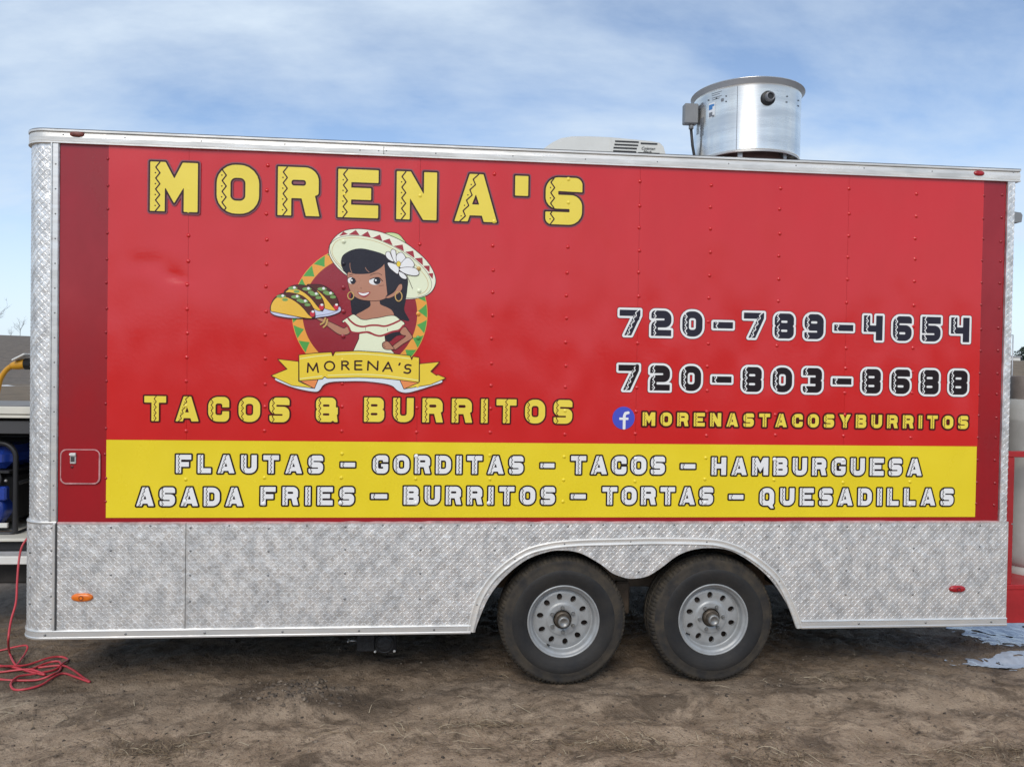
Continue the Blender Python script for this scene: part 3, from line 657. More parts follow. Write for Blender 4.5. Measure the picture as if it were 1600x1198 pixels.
def shape(n, pts, zid, mt, line=dk, lw=1.0, smooth=True, holes=None):
    P = px(pts, zid)
    if smooth: P = smooth_curve(P, 5, True)
    P = np.array(P); x0, z0 = P.min(0)-.01; x1, z1 = P.max(0)+.01; cell = min(.0026, max(.0009, min(x1-x0, z1-z0)/26))
    fn = lambda X, Y: sd_poly([P], X, Y)
    if line is not None: lay_region(n, lambda X, Y: fn(X, Y)-lw*PXM*.5, (x0, x1, z0, z1), line, cell)
    lay_region(n, lambda X, Y: fn(X, Y)+(lw*PXM*.5 if line is not None else 0), (x0, x1, z0, z1), mt, cell)
def stroke(n, pts, zid, mt, w, smooth=True, closed=False):
    P = px(pts, zid)
    if smooth: P = smooth_curve(P, 6, closed)
    if closed: P = list(P)+[P[0]]
    P = np.array(P); x0, z0 = P.min(0)-.02; x1, z1 = P.max(0)+.02
    lay_region(n, lambda X, Y: sd_line(P, X, Y)-w*PXM*.5, (x0, x1, z0, z1), mt, min(.0024, max(.0008, w*PXM*.4)))
def ell(n, c, rx, ry, zid, mt, line=None, lw=.8):
    shape(n, [(c[0]+rx*math.cos(a), c[1]+ry*math.sin(a)) for a in np.linspace(0, 2*math.pi, 14)[:-1]], zid, mt, line, lw)
# ring
rc = U(400+697/4.278, 340+640/4.278); rs = 1/4.278*PXM; ro, ri = 457*rs, 386*rs
bxr = (rc[0]-ro-.01, rc[0]+ro+.01, rc[1]-ro-.01, rc[1]+ro+.01)
lay_region('emblem_ring', lambda X, Y: np.hypot(X-rc[0], Y-rc[1])-ro, bxr, org, .0035)
def tri_ring(X, Y):
    A = np.arctan2(Y-rc[1], X-rc[0]); r = np.hypot(X-rc[0], Y-rc[1]); n = 26; ph = (A*n/(2*math.pi)+.25) % 1.0
    half = .5*(r-ri-.004)/(ro-ri); return np.maximum((np.abs(ph-.5)-half)*.06, np.maximum(r-ro+.003, ri-r))
lay_region('emblem_ring', tri_ring, bxr, grn, .0028)
lay_region('emblem_ring', lambda X, Y: np.hypot(X-rc[0], Y-rc[1])-ri, bxr, mrn2, .0035)
# hat
shape('sombrero', [(870, 192), (910, 174), (980, 174), (1045, 196), (1090, 245), (1118, 298), (1000, 300), (900, 240)], 8, lime)
shape('sombrero', [(487, 215), (498, 175), (535, 125), (595, 88), (680, 76), (780, 86), (870, 110), (990, 165), (1085, 235), (1150, 300), (1188, 365), (1202, 425), (1185, 480), (1150, 515), (1100, 535), (1040, 545), (960, 540), (800, 480), (620, 395), (560, 350), (520, 305), (492, 255)], 4, crm2)
shape('sombrero', [(255, 340), (290, 275), (370, 228), (500, 208), (650, 215), (800, 250), (950, 315), (1100, 395), (1250, 505), (1350, 610), (1405, 710), (1412, 790), (1370, 860), (1280, 900), (1150, 915), (1000, 880), (700, 760), (460, 640), (370, 560), (290, 460)], 8, cream, dk, .6)
stroke('sombrero', [(440, 600), (330, 490), (283, 390), (310, 300), (370, 255), (500, 232), (650, 245), (800, 280), (950, 345), (1100, 430), (1250, 560), (1350, 680), (1375, 770), (1340, 840), (1260, 880)], 8, gold, .7)
for tr in (((365, 213), (465, 190), (412, 160)), ((470, 197), (597, 203), (553, 143)), ((615, 205), (725, 230), (690, 158)), ((738, 235), (855, 265), (828, 195)), ((855, 268), (972, 318), (937, 240)), ((985, 325), (1100, 385), (1085, 308)), ((1115, 392), (1220, 462), (1205, 378)), ((1220, 465), (1315, 545), (1310, 457)), ((1318, 550), (1390, 625), (1392, 548)), ((1375, 637), (1425, 700), (1432, 632))):
    shape('sombrero', tr, 8, mrn, None, 0, False)
# figure
shape('figure', [(570, 290), (585, 250), (640, 218), (700, 208), (780, 222), (870, 255), (950, 330), (1012, 400), (1012, 480), (1000, 560), (992, 620), (1025, 688), (975, 684), (930, 690), (800, 690), (655, 650), (638, 610), (632, 540), (640, 480), (620, 400), (580, 345)], 4, hair, None)
shape('figure', [(910, 400), (1000, 350), (1100, 345), (1150, 380), (1060, 400), (980, 470), (930, 470)], 6, hair, None)
shape('figure', [(765, 545), (765, 590), (720, 622), (668, 655), (690, 700), (760, 700), (860, 690), (920, 665), (912, 625), (880, 602), (832, 580), (822, 545)], 4, skin, None)
shape('figure', [(380, 270), (330, 290), (230, 245), (60, 170), (20, 200), (95, 255), (150, 300), (250, 370), (330, 390), (415, 355)], 6, skin)
shape('figure', [(395, 668), (440, 672), (480, 690), (462, 702), (430, 692)], 4, skin)
shape('figure', [(1110, 340), (1175, 270), (1230, 330), (1285, 410), (1268, 442), (1150, 515), (1040, 592), (1008, 545), (1100, 470), (1190, 402), (1140, 385)], 6, skin)
shape('dress', [(545, 370), (640, 350), (760, 390), (900, 385), (910, 470), (960, 560), (1040, 645), (750, 630), (460, 612), (540, 440)], 6, cream, dk, 1, False)
shape('figure', [(870, 500), (900, 478), (950, 478), (1000, 535), (1032, 580), (970, 590), (900, 582), (868, 545)], 6, skin)
for a in (((872, 512), (905, 495)), ((868, 540), (900, 528)), ((880, 565), (910, 552))): stroke('figure', a, 6, dk, .7, False)
shape('dress', [(310, 200), (400, 135), (465, 100), (520, 130), (570, 165), (640, 175), (720, 160), (830, 145), (950, 120), (1040, 120), (1110, 170), (1175, 220), (1150, 270), (1090, 318), (1000, 338), (920, 368), (850, 392), (760, 378), (680, 346), (600, 346), (500, 352), (440, 335), (410, 280), (370, 230)], 6, cream)
stroke('dress', [(345, 212), (395, 270), (430, 338), (520, 358), (600, 350), (680, 348), (760, 384), (840, 398), (920, 374), (1000, 342), (1100, 318), (1160, 255)], 6, mrn, 3.0)
stroke('dress', [(395, 158), (440, 205), (510, 252), (600, 270), (700, 253), (800, 252), (900, 264), (1000, 235), (1108, 185)], 6, mrn, 2.9)
stroke('dress', [(632, 280), (636, 320)], 6, dk, .6, False); stroke('dress', [(938, 295), (940, 330)], 6, dk, .6, False)
shape('figure', [(462, 630), (460, 700), (470, 770), (490, 835), (530, 890), (600, 930), (700, 946), (800, 946), (880, 925), (912, 890), (905, 800), (895, 700), (890, 600), (870, 520), (700, 560), (520, 600)], 8, skin, dk, .7)
shape('figure', [(1075, 758), (1040, 768), (985, 850), (895, 905), (930, 917), (1010, 882), (1060, 842), (1082, 800)], 8, skin, dk, .6)
shape('figure', [(385, 520), (398, 465), (470, 398), (600, 353), (760, 385), (890, 440), (885, 500), (860, 552), (800, 597), (730, 632), (640, 643), (540, 641), (490, 625), (430, 612), (400, 570)], 8, hair, None)
shape('figure', [(878, 460), (884, 600), (892, 700), (908, 800), (918, 860), (888, 907), (960, 852), (1040, 768), (1080, 700), (1050, 620), (960, 540)], 8, hair, None)
stroke('figure', [(487, 520), (490, 575), (508, 625)], 8, skin, .8); stroke('figure', [(662, 570), (680, 600), (705, 620)], 8, skin, .8)
for c_, rx, ry, ic, ir in (((503, 716), 40, 38, (522, 722), (30, 36)), ((770, 728), 66, 38, (795, 722), (40, 38))):
    ell('face_features', c_, rx, ry, 8, wh); ell('face_features', ic, ir[0], ir[1], 8, hair); ell('face_features', (ic[0]-14, ic[1]-8), 11, 11, 8, wh)
stroke('face_features', [(468, 690), (500, 678), (540, 700), (556, 730)], 8, blk, .9); stroke('face_features', [(715, 705), (760, 688), (815, 684), (858, 722)], 8, blk, 1.1)
stroke('face_features', [(715, 660), (760, 640), (810, 635), (850, 655)], 8, blk, .6); stroke('face_features', [(480, 655), (520, 648)], 8, blk, .6); stroke('face_features', [(605, 802), (622, 806)], 8, brn, .5); stroke('face_features', [(820, 778), (870, 770)], 8, brn, .4)
shape('face_features', [(572, 846), (640, 855), (718, 844), (692, 885), (650, 906), (608, 892)], 8, mrn, None); shape('face_features', [(584, 852), (640, 862), (706, 850), (680, 878), (642, 889), (606, 878)], 8, wh, None)
for q_, (c_, rx, ry) in enumerate((((497, 888), 34, 42), ((1040, 896), 38, 54))):
    stroke('earring'+str(q_), [(c_[0]+rx*math.cos(a), c_[1]+ry*math.sin(a)) for a in np.linspace(-1.2, 4.6, 14)], 8, gold, 1.7)
stroke('flower', [(1130, 650), (1165, 730), (1197, 808)], 8, dk, .7)
for p in ([(895, 440), (898, 398), (935, 392), (962, 450), (985, 505), (930, 482)], [(952, 402), (965, 365), (1002, 375), (1012, 430), (1020, 515), (985, 495)], [(1015, 490), (1018, 425), (1070, 398), (1112, 440), (1115, 485), (1050, 540)], [(1050, 550), (1120, 465), (1170, 468), (1217, 530), (1190, 572), (1080, 578)], [(915, 515), (970, 520), (1040, 558), (1032, 642), (980, 612), (930, 562)], [(1045, 585), (1130, 565), (1230, 578), (1272, 630), (1240, 662), (1150, 652), (1080, 622)], [(1042, 615), (1100, 640), (1132, 682), (1120, 702), (1080, 692), (1050, 662)]):
    shape('flower', p, 8, wh, dk, .8)
ell('flower', (1040, 530), 24, 32, 8, ban, dk, .5)
# plate of three tacos
shape('plate', [(130, 650), (140, 692), (220, 732), (400, 765), (600, 775), (780, 778), (900, 758), (1050, 737), (1180, 692), (1232, 650), (1220, 600), (1180, 592), (830, 610), (400, 620), (160, 630)], 5, lav)
stroke('plate', [(840, 735), (1000, 712), (1120, 680), (1195, 640)], 5, dk, .6)
stroke('bracelet', [(78, 152), (52, 212), (12, 238)], 6, gold, 2.6); stroke('bracelet', [(106, 172), (92, 236), (52, 278)], 6, gold, 2.6)
TA = [([(700, 262), (800, 246), (930, 256), (1040, 310), (1130, 400), (1180, 500), (1190, 590), (1150, 652), (1000, 610), (850, 420)], [(850, 345), (920, 385), (1000, 470), (1080, 570), (1140, 655), (960, 612), (880, 500)], [(935, 318), (1045, 390)], (1152, 598)),
      ([(345, 375), (420, 292), (520, 256), (640, 256), (760, 290), (870, 370), (940, 470), (972, 580), (955, 640), (912, 655), (700, 520), (500, 420)], [(362, 372), (430, 318), (540, 318), (650, 368), (760, 460), (850, 570), (915, 655), (820, 632), (700, 500), (560, 410), (430, 372)], [(480, 305), (700, 318), (820, 400)], (925, 600)),
      ([(140, 640), (140, 570), (180, 480), (260, 410), (370, 376), (480, 382), (620, 422), (730, 510), (800, 620), (828, 720), (800, 772), (600, 760), (300, 680)], [(142, 660), (140, 580), (178, 500), (240, 445), (350, 438), (450, 470), (560, 540), (650, 625), (720, 712), (782, 772), (650, 765), (400, 718), (200, 676)], [(300, 432), (525, 440), (650, 512)], (785, 705))]
for k, (fil, she, dots, tm) in enumerate(TA):
    nm = 'taco'+str(k); shape(nm, fil, 5, brn); shape(nm, she, 5, shell_c, dk, .7)
    for d_ in dots: ell(nm, d_, 72, 26, 5, let_c); ell(nm, (d_[0]+60, d_[1]+52), 46, 24, 5, let_c); ell(nm, (d_[0]+24, d_[1]-10), 22, 20, 5, wh)
    ell(nm, tm, 38, 46, 5, tom); ell(nm, (tm[0]+8, tm[1]-36), 22, 18, 5, wh)
# banner
shape('banner', [(110, 325), (180, 370), (300, 412), (440, 437), (482, 420), (512, 380), (575, 356), (700, 350), (850, 350), (1000, 366), (1082, 387), (1122, 422), (1165, 441), (1235, 440), (1400, 390), (1500, 345), (1300, 280), (300, 280)], 7, shd, mar, .4, True)
shape('banner', [(130, 165), (305, 185), (305, 350), (437, 408), (250, 385), (75, 303), (210, 248)], 7, ban, dk, 1, False)
shape('banner', [(1310, 205), (1478, 188), (1402, 268), (1452, 302), (1460, 294), (1530, 323), (1400, 378), (1180, 414), (1310, 350)], 7, ban, dk, 1, False)
shape('banner', [(312, 345), (468, 335), (437, 410)], 7, fold, dk, 1, False); shape('banner', [(1146, 340), (1308, 358), (1180, 414)], 7, fold, dk, 1, False)
shape('banner', [(308, 130), (450, 115), (578, 107), (590, 142), (608, 105), (800, 97), (1000, 110), (1232, 137), (1245, 172), (1256, 144), (1308, 152), (1305, 360), (1150, 340), (1000, 325), (800, 318), (545, 325), (520, 312), (503, 331), (310, 347)], 7, ban, dk, 1.1, False)
stroke('banner', [(318, 162), (450, 142), (575, 131)], 7, pale, 1.3); stroke('banner', [(615, 127), (800, 121), (1000, 134), (1200, 158), (1228, 162)], 7, pale, 1.3); stroke('banner', [(318, 328), (500, 306)], 7, pale, 1.3); stroke('banner', [(550, 300), (800, 292), (1000, 300), (1200, 327), (1297, 342)], 7, pale, 1.3)
def lt(pls, x0, x1, yt, yb, sh=0.0):
    for pl in pls: stroke('banner_lettering', [(x0+(x1-x0)*p[0]+sh*(p[1]-.5), yb+(yt-yb)*p[1]) for p in pl], 7, brn if False else dk, 2.6, False)
arc = lambda cx, cy, rx, ry, a, b_, n=12: [(cx+rx*math.cos(R_(t_)), cy+ry*math.sin(R_(t_))) for t_ in np.linspace(a, b_, n)]
lt([[(0, 0), (.1, 1), (.52, .18), (.9, 1), (1, 0)]], 378, 466, 200, 274, -4)
lt([arc(.5, .5, .5, .5, 0, 360, 24)], 522, 603, 186, 260)
Rr = [[(0, 0), (0, 1)], [(0, .97), (.5, .97)]+arc(.5, .74, .38, .23, 90, -90)+[(0, .5)], [(.45, .5), (1, 0)]]
lt(Rr, 666, 724, 182, 252); lt([[(0, 0), (0, 1)], [(0, 1), (1, 1)], [(0, .52), (.9, .52)], [(0, 0), (1, 0)]], 774, 830, 182, 252)
lt([[(0, 0), (0, 1), (1, 0), (1, 1)]], 882, 962, 184, 256, 4); lt([[(0, 0), (.52, 1), (1, 0)], [(.2, .33), (.82, .33)]], 1008, 1084, 192, 266, 5)
lt([[(0, 0), (.6, 1)]], 1140, 1152, 200, 214); lt([[(.95, .92)]+arc(.5, .75, .42, .25, 60, 250, 10)+arc(.5, .27, .46, .27, 70, -130, 10)+[(0, .1)]], 1184, 1238, 212, 282, 6)
nm_map = {'taco0': 'taco', 'taco1': 'taco', 'taco2': 'taco', 'earring0': 'earring', 'earring1': 'earring'}
logo_root = None
order = ['emblem_ring'] + [k for k in LOGO_PARTS if k != 'emblem_ring']
for k in order:
    if k == 'emblem_ring': logo_root = LOGO_PARTS[k].build('emblem', trailer, label='round printed emblem of a woman in a sombrero serving tacos above a banner')
    else: LOGO_PARTS[k].build(nm_map.get(k, k), logo_root)

# ------ rivets along the studs, pushed up under the film
mb = MB(); rv_red = red; rows = [2.82-.1285*i for i in range(15)]
def in_print(x, z):
    for gx_, gz_, hx, h, cs, w, mt in PRINT_REG:
        if gx_-.01 < x < gx_+w*hx+.01 and gz_-.01 < z < gz_+h+.01:
            d = float(sd_poly(cs, np.array([[(x-gx_)/hx]]), np.array([[(z-gz_)/h]]))[0, 0])
            if d < 0: return mt
            if d < .10: return 'skip'
    for fn, bx4, mt in LOGO_REG[::-1]:
        if bx4[0] < x < bx4[1] and bx4[2] < z < bx4[3] and fn(np.array([[x]]), np.array([[z]]))[0, 0] < 0: return mt
    return None
def rivet(mb, x, z, y, r, h, mt):
    V = [(x, y-h, z)]; F = []
    for q, (rr, hh) in enumerate(((.55, .8), (1.0, 0.0))):
        for i in range(10): a = 2*math.pi*i/10; V.append((x+r*rr*math.cos(a), y-h*hh, z+r*rr*math.sin(a)))
    for i in range(10): j = (i+1) % 10; F += [(0, 1+i, 1+j), (1+i, 11+i, 11+j, 1+j)]
    mb.add(V, F, mt, True)
for i in range(0, 14):
    x = i*S16+random.uniform(-.003, .003)
    if i == 0: x = XV0-.004
    if i == 13: x = XR-.085
    if i == 12: x = XV1+.003
    for z in rows:
        zz = z+random.uniform(-.008, .008)-.0006*i; xx = x+random.uniform(-.003, .003)
        if zz < ZY0+.02: continue
        edge = i in (0, 12, 13)
        mt = paint if edge else (yel if zz < ZY1 else red)
        pm = in_print(xx, zz)
        if pm == 'skip': continue
        mt = pm or mt
        dd = 0 if edge else dent(xx, zz)*(zz > ZY1)
        rivet(mb, xx, zz, -.0015+dd-(.0085 if rc[0]-.6 < xx < rc[0]+.6 and rc[1]-.5 < zz < rc[1]+.5 and in_print(xx, zz) else .003 if in_print(xx, zz) else 0), .0118 if not edge else .0085, (.0048 if pm else .0070) if not edge else .005, mt)
mb.build('side_rivets', trailer, kind='stuff')

# ------ tread plate: skirt with the double wheel arch, rounded front corner, rear corner strip
OP = [(742, 984), (748.7, 965), (764, 931), (787.5, 901), (821, 874), (855, 861), (878.6, 858.7), (905.6, 862.7), (936, 879), (956, 894), (976.5, 901.5), (990, 902.5), (1010, 899), (1030.5, 887), (1057.5, 867), (1084.5, 857), (1115, 855), (1142, 860), (1172, 877), (1202.6, 904), (1226, 938), (1240, 965), (1244, 979)]
OPc = [tuple(p) for p in smooth_curve([U(*p) for p in OP], 5)]; OPc[0] = (OPc[0][0], ZB+.004); OPc[-1] = (OPc[-1][0], ZB+.004)
XSM = UX(291, 900)
sk1 = [(XL+.001, ZB+.02), (XL+.001, ZS), (XSM-.001, ZS), (XSM-.001, ZB+.02)]
sk2 = [(XSM+.001, ZB+.02), (XSM+.001, ZS), (XR-.001, ZS), (XR-.001, ZB+.02)]+[p for p in OPc[::-1]]
YS = -.012
for pl in (sk1, sk2):
    mb = MB(); mb.plate(pl, YS, -.001 if pl is sk1 else .004, tread); mb.build('tread_skirt', trailer)
mb = MB(); mb.bx(XSM-.0016, XSM+.0016, YS-.0006, YS+.004, ZBT, ZS, seam_dark); mb.build('skirt_seam', trailer)
def lug(mb, o, ex, ez, n, L_, W_, H_, ang):
    ca, sa = math.cos(ang), math.sin(ang); A = ex*ca+ez*sa; B = ez*ca-ex*sa
    base = [A*-L_, A*-L_*.45+B*W_, A*L_*.45+B*W_, A*L_, A*L_*.45-B*W_, A*-L_*.45-B*W_]
    V = [o+p for p in base]+[o-A*L_*.45+n*H_, o+A*L_*.45+n*H_]
    mb.add([tuple(p) for p in V], [(0, 1, 6), (1, 2, 7, 6), (2, 3, 7), (3, 4, 7), (4, 5, 6, 7), (5, 0, 6)], lugm)
LL_, LW_, LH_ = .0122, .0025, .0010
vX, vZ, vN = Vector((1, 0, 0)), Vector((0, 0, 1)), Vector((0, -1, 0)); PT = .0190
mb = MB(); nxl = int((XR-XL)/PT); nzl = int((ZS-ZBT)/PT); cx_ = np.array([[XL+(i+.6)*PT for i in range(nxl)] for j in range(nzl)]); cz_ = np.array([[ZBT+(j+.55)*PT for i in range(nxl)] for j in range(nzl)])
opd = sd_poly([OPc], cx_, cz_)
for j in range(nzl):
    for i in range(nxl):
        if opd[j, i] < .012 or abs(cx_[j, i]-XSM) < .010 or cx_[j, i] > XR-.014: continue
        lug(mb, Vector((cx_[j, i], YS, cz_[j, i])), vX, vZ, vN, LL_, LW_, LH_, R_(42 if (i+j) % 2 else -48))
mb.build('tread_lugs', trailer, kind='stuff')
# front corner
mb = MB(); sweep(mb, [(.002, ZS+.006), (.002, ZR0+.002)], tread, 1, 18, True); mb.build('corner_plate', trailer, label='rounded diamond plate corner above the skirt')
mb = MB(); sweep(mb, [(.012, ZB+.02), (.012, ZS+.002), (.002, ZS+.002)], tread, 1, 18, False); mb.build('corner_plate', trailer, label='rounded diamond plate corner of the skirt')
mb = MB(); sweep(mb, [(.001, ZS-.004), (.0135, ZS-.004), (.015, ZS+.003), (.0135, ZS+.009), (.001, ZS+.009)], alu, 1, 18, True); mb.build('corner_band', trailer)
mb = MB()
for off, z0, z1 in ((.002, ZS+.012, ZR0), (.012, ZBT, ZS-.006)):
    ns = int((RC*math.pi/2+XL-XC)/PT); nz = int((z1-z0)/PT)
    for j in range(nz):
        for i in range(-1 if off < .01 else 0, ns):
            s_ = (i+.5)*PT; z = z0+(j+.5)*PT
            a = -math.pi/2-max(0, s_-(XL-XC))/RC; n_ = Vector((math.cos(a), math.sin(a), 0)); tx = Vector((-math.sin(a), math.cos(a), 0))*1.0
            if s_ < 0: continue
            o = Vector((XC+max(0, XL-XC-s_)+(RC+off)*math.cos(a), RC+(RC+off)*math.sin(a), z)); lug(mb, o, tx, vZ, n_, LL_, LW_, LH_, R_(42 if (i+j) % 2 else -48))
mb.build('corner_lugs', trailer, kind='stuff')
XCS = UX(1567.5, 500)
mb = MB(); mb.plate([(XCS, ZS+.001), (XCS, ZR0+.001), (XR-.014, ZR0+.001), (XR-.014, ZS+.001)], YS, .02, tread); mb.build('rear_corner_strip', trailer)
mb = MB(); nz = int((ZR0-ZS)/PT)
for j in range(nz):
    for i in range(2): lug(mb, Vector((XCS+.016+i*PT*1.2, YS, ZS+(j+.5)*PT)), vX, vZ, vN, LL_, LW_, LH_, R_(42 if (i+j) % 2 else -48))
mb.build('rear_corner_lugs', trailer, kind='stuff')
# trim strip beside the front corner
xa, xb = UX(80.5, 500), UX(91.5, 500)
mb = MB(); mb.bx(xa, xb, -.012, 0.001, ZS+.01, ZR0, alu, .003); mb.bx(xa-.002, xa+.006, -.018, -.003, ZS+.01, ZR0, alu, .002); mb.build('corner_trim', trailer)
mb = MB(); mb.bx(XL-.002, XL+.004, -.0175, -.010, ZBT, ZS, seam_dark); mb.bx(XL-.016, XL-.003, -.021, -.010, ZBT, ZS, alu, .002); mb.build('corner_trim', trailer)
# sealant line where the red panel meets the skirt
mb = MB(); seal = mat('pink_sealant', (.55, .30, .29), .6, vary=.5, vscale=14); V = []; F = []; n = 260
for i in range(n+1):
    x = XL+(XR-.06-XL)*i/n; w = .004+.006*float(vnoise(np.array([x*14]), np.array([.5]))[0])
    V += [(x, -.0135, ZS-.004), (x, -.0045, ZS-.001+w)]
for i in range(n): F.append((2*i, 2*i+2, 2*i+3, 2*i+1))
mb.add(V, F, seal, True); mb.build('sealant_bead', trailer)
# top rail all round
mb = MB(); pr = [(-.03, ZT+.004), (.010, ZT+.004), (.017, ZT), (.017, ZT-.009), (.0125, ZT-.012), (.0115, ZT-.016), (.014, ZT-.020), (.0155, ZT-.038), (.014, ZR0+.011), (.012, ZR0+.009), (.017, ZR0+.006), (.017, ZR0-.001), (.002, ZR0-.001)]
sweep(mb, pr, alu_rail); rail = mb.build('top_rail', trailer)
mb = MB(); sweep(mb, [(.0128, ZT-.0135), (.0136, ZT-.0115)], seam_dark); sweep(mb, [(.016, ZT+.0042), (.0176, ZT+.0005)], seam_dark); mb.build('rail_groove', rail)
mb = MB(); sj = UX(600, 235); mb.bx(sj-.0012, sj+.0012, -.0165, -.010, ZR0+.001, ZT-.02, seam_dark); mb.build('rail_joint', rail)
mb = MB()
for u, v in ((101, 212), (197, 217), (316, 222), (446, 227), (563, 236), (592, 237), (604, 237), (681, 241), (801, 245), (914, 250), (1026, 254), (1137, 257), (1242, 260), (1348, 264), (1454, 269), (1581, 270)):
    x, z = U(u, v); rivet(mb, x, z, -.0135, .0055, .003, screw_m)
for k in range(16): rivet(mb, (xa+xb)/2+.004, ZS+.07+k*.129, -.011, .0055, .003, screw_m)
for k in range(5): rivet(mb, XL-.024, ZBT+.06+k*.12, -.0125, .0055, .003, screw_m)
for i in range(-1, 13):
    x = i*S16+.03
    for z in (ZS-.022, ZS-.145, ZS-.275, ZS-.415):
        if sd_poly([OPc], np.array([[x]]), np.array([[z]]))[0, 0] > .03: rivet(mb, x, z-.004*(i % 3), YS, .0065, .0035, screw_m)
    x = i*S16+.11
    if sd_poly([OPc], np.array([[x]]), np.array([[ZB+.03]]))[0, 0] > .05: rivet(mb, x, ZB+.024, -.0195, .0062, .0035, screw_m)
    rivet(mb, i*S16+.23, ZS-.014, YS, .0055, .003, screw_m)
mb.build('trim_screws', trailer, kind='stuff')
# bottom rail, open at the wheels
XO0, XO1 = UX(735, 985), UX(1250, 978)
pb = [(.002, ZBT), (.018, ZBT), (.020, ZBT-.006), (.0165, ZBT-.010), (.0175, ZB+.012), (.021, ZB+.008), (.020, ZB), (.0, ZB-.001)]
mb = MB()
rings = []
for o_, z in pb: rings.append([(XO0, -o_, z)]+[(p[0], p[1], z) for p in perim(o_)[1:20]])
V = [p for r in rings for p in r]; w = len(rings[0]); F = [(k*w+i, k*w+i+1, (k+1)*w+i+1, (k+1)*w+i) for k in range(len(pb)-1) for i in range(w-1)]+[tuple(k*w for k in range(len(pb)))]
mb.add(V, F, alu); mb.build('bottom_rail', trailer, label='front length of bottom rail')
mb = MB(); V = [(XR, -o_, z) for o_, z in pb]+[(XO1, -o_, z) for o_, z in pb]; k = len(pb)
mb.add(V, [(i, i+1, i+1+k, i+k) for i in range(k-1)]+[tuple(range(k)), tuple(range(k, 2*k))], alu); mb.build('bottom_rail', trailer, label='rear length of bottom rail')
# fender trim: one bright strip over both arches
OT = [(730, 984), (743.6, 934.6), (770.6, 894), (814.5, 860.4), (855, 847.5), (902, 842.5), (956, 841), (1024, 839.5), (1091, 840.5), (1125, 843.5), (1159, 855), (1192.5, 877), (1219.5, 904), (1240, 945), (1252, 979)]
C = np.array(smooth_curve([U(*p) for p in OT], 7)); T_ = np.gradient(C, axis=0); T_ /= np.linalg.norm(T_, axis=1)[:, None]; Nn = np.stack([T_[:, 1], -T_[:, 0]], 1)
prof = [(-.004, .011), (-.002, .017), (.004, .019), (.008, .0165), (.026, .0165), (.030, .020), (.035, .019), (.037, .011)]
mb = MB(); V = [(C[i][0]+Nn[i][0]*a, -d_, max(ZB+.001, C[i][1]+Nn[i][1]*a)) for i in range(len(C)) for a, d_ in prof]; k = len(prof)
mb.add(V, [(i*k+q, (i+1)*k+q, (i+1)*k+q+1, i*k+q+1) for i in range(len(C)-1) for q in range(k-1)], alu_rail, True); mb.build('fender_trim', trailer)
mb = MB()
for i in range(6, len(C)-4, 13): rivet(mb, C[i][0]+Nn[i][0]*.016, C[i][1]+Nn[i][1]*.016, -.0165, .005, .003, screw_m)
mb.build('fender_screws', trailer, kind='stuff')

# ------ marker lights
def marker(u, v, w, h, y, lens, base, label, parent, ring=True):
    x, z = U(u, v); mb = MB(); n = 22
    def sup(k, s_): a = 2*math.pi*k/n; c_, q = math.cos(a), math.sin(a); return (x+math.copysign(abs(c_)**.8, c_)*w/2*s_, z+math.copysign(abs(q)**.9, q)*h/2*s_)
    lv = [(1.0, 0.0), (.98, .006), (.85, .011), (.5, .015)]; V = []; F = []
    for s_, d_ in lv: V += [(sup(k, s_)[0], y-d_, sup(k, s_)[1]) for k in range(n)]
    for q in range(3): F += [(q*n+k, q*n+(k+1) % n, (q+1)*n+(k+1) % n, (q+1)*n+k) for k in range(n)]
    F.append(tuple(3*n+k for k in range(n))); mb.add(V, F, lens, True); o = mb.build('marker_light', parent, label=label)
    if ring:
        mb = MB(); mb.lathe([(.0085, .014), (.0085, .0175), (.012, .0175), (.012, .014)], (x, y, z), 'y', base, 16); mb.lathe([(.0, .0166), (.0085, .0166)], (x, y, z), 'y', lens, 16); mb.build('lens_ring', o)
amber = mat('amber_lens', (.85, .19, .012), .25, 0, .6, vary=.25, vscale=40); redl = mat('red_lens', (.42, .012, .02), .25, 0, .6, vary=.3, vscale=40); ringm = mat('lens_ring_brown', (.16, .035, .01), .4); ringr = mat('lens_ring_dark', (.10, .006, .01), .4); dirty = mat('dirty_red_lens', (.20, .045, .03), .5, vary=.6, vscale=60)
marker(130.5, 931.5, .110, .044, YS-.001, amber, ringm, 'amber side light low on the skirt', trailer)
marker(1493, 918.5, .100, .040, YS-.001, redl, ringr, 'red side light low on the rear skirt', trailer)
marker(122.5, 211.5, .076, .032, -.008, dirty, ringr, 'dirty red light on the front of the rail', trailer, False)
marker(1527, 272, .070, .032, -.008, redl, ringr, 'red light at the rear of the rail', trailer, False)

# ------ access hatch with its latch
hx0, hz0 = U(95.5, 755); hx1, hz1 = U(157, 702); hp = roundp([(hx0, hz0, .03), (hx1, hz0, .03), (hx1, hz1, .03), (hx0, hz1, .03)], 6)
mb = MB(); mb.plate([tuple(p) for p in hp], -.007, 0.0, paint); hatch = mb.build('access_hatch', trailer)
mb = MB(); scr = mat('scraped_edge', (.62, .30, .30), .6, vary=.45, vscale=25); n = len(hp); cc = np.mean(hp, 0); V = []; F = []
for k, p in enumerate(hp):
    w = .0028+.004*float(vnoise(np.array([k*1.7]), np.array([3.3]))[0]); d_ = (p-cc)/np.linalg.norm(p-cc); V += [(p[0]-d_[0]*w, -.0082, p[1]-d_[1]*w), (p[0]+d_[0]*w*.6, -.0080, p[1]+d_[1]*w*.6)]
F = [(2*k, 2*((k+1) % n), 2*((k+1) % n)+1, 2*k+1) for k in range(n)]
mb.add(V, F, scr); mb.build('hatch_edge', hatch)
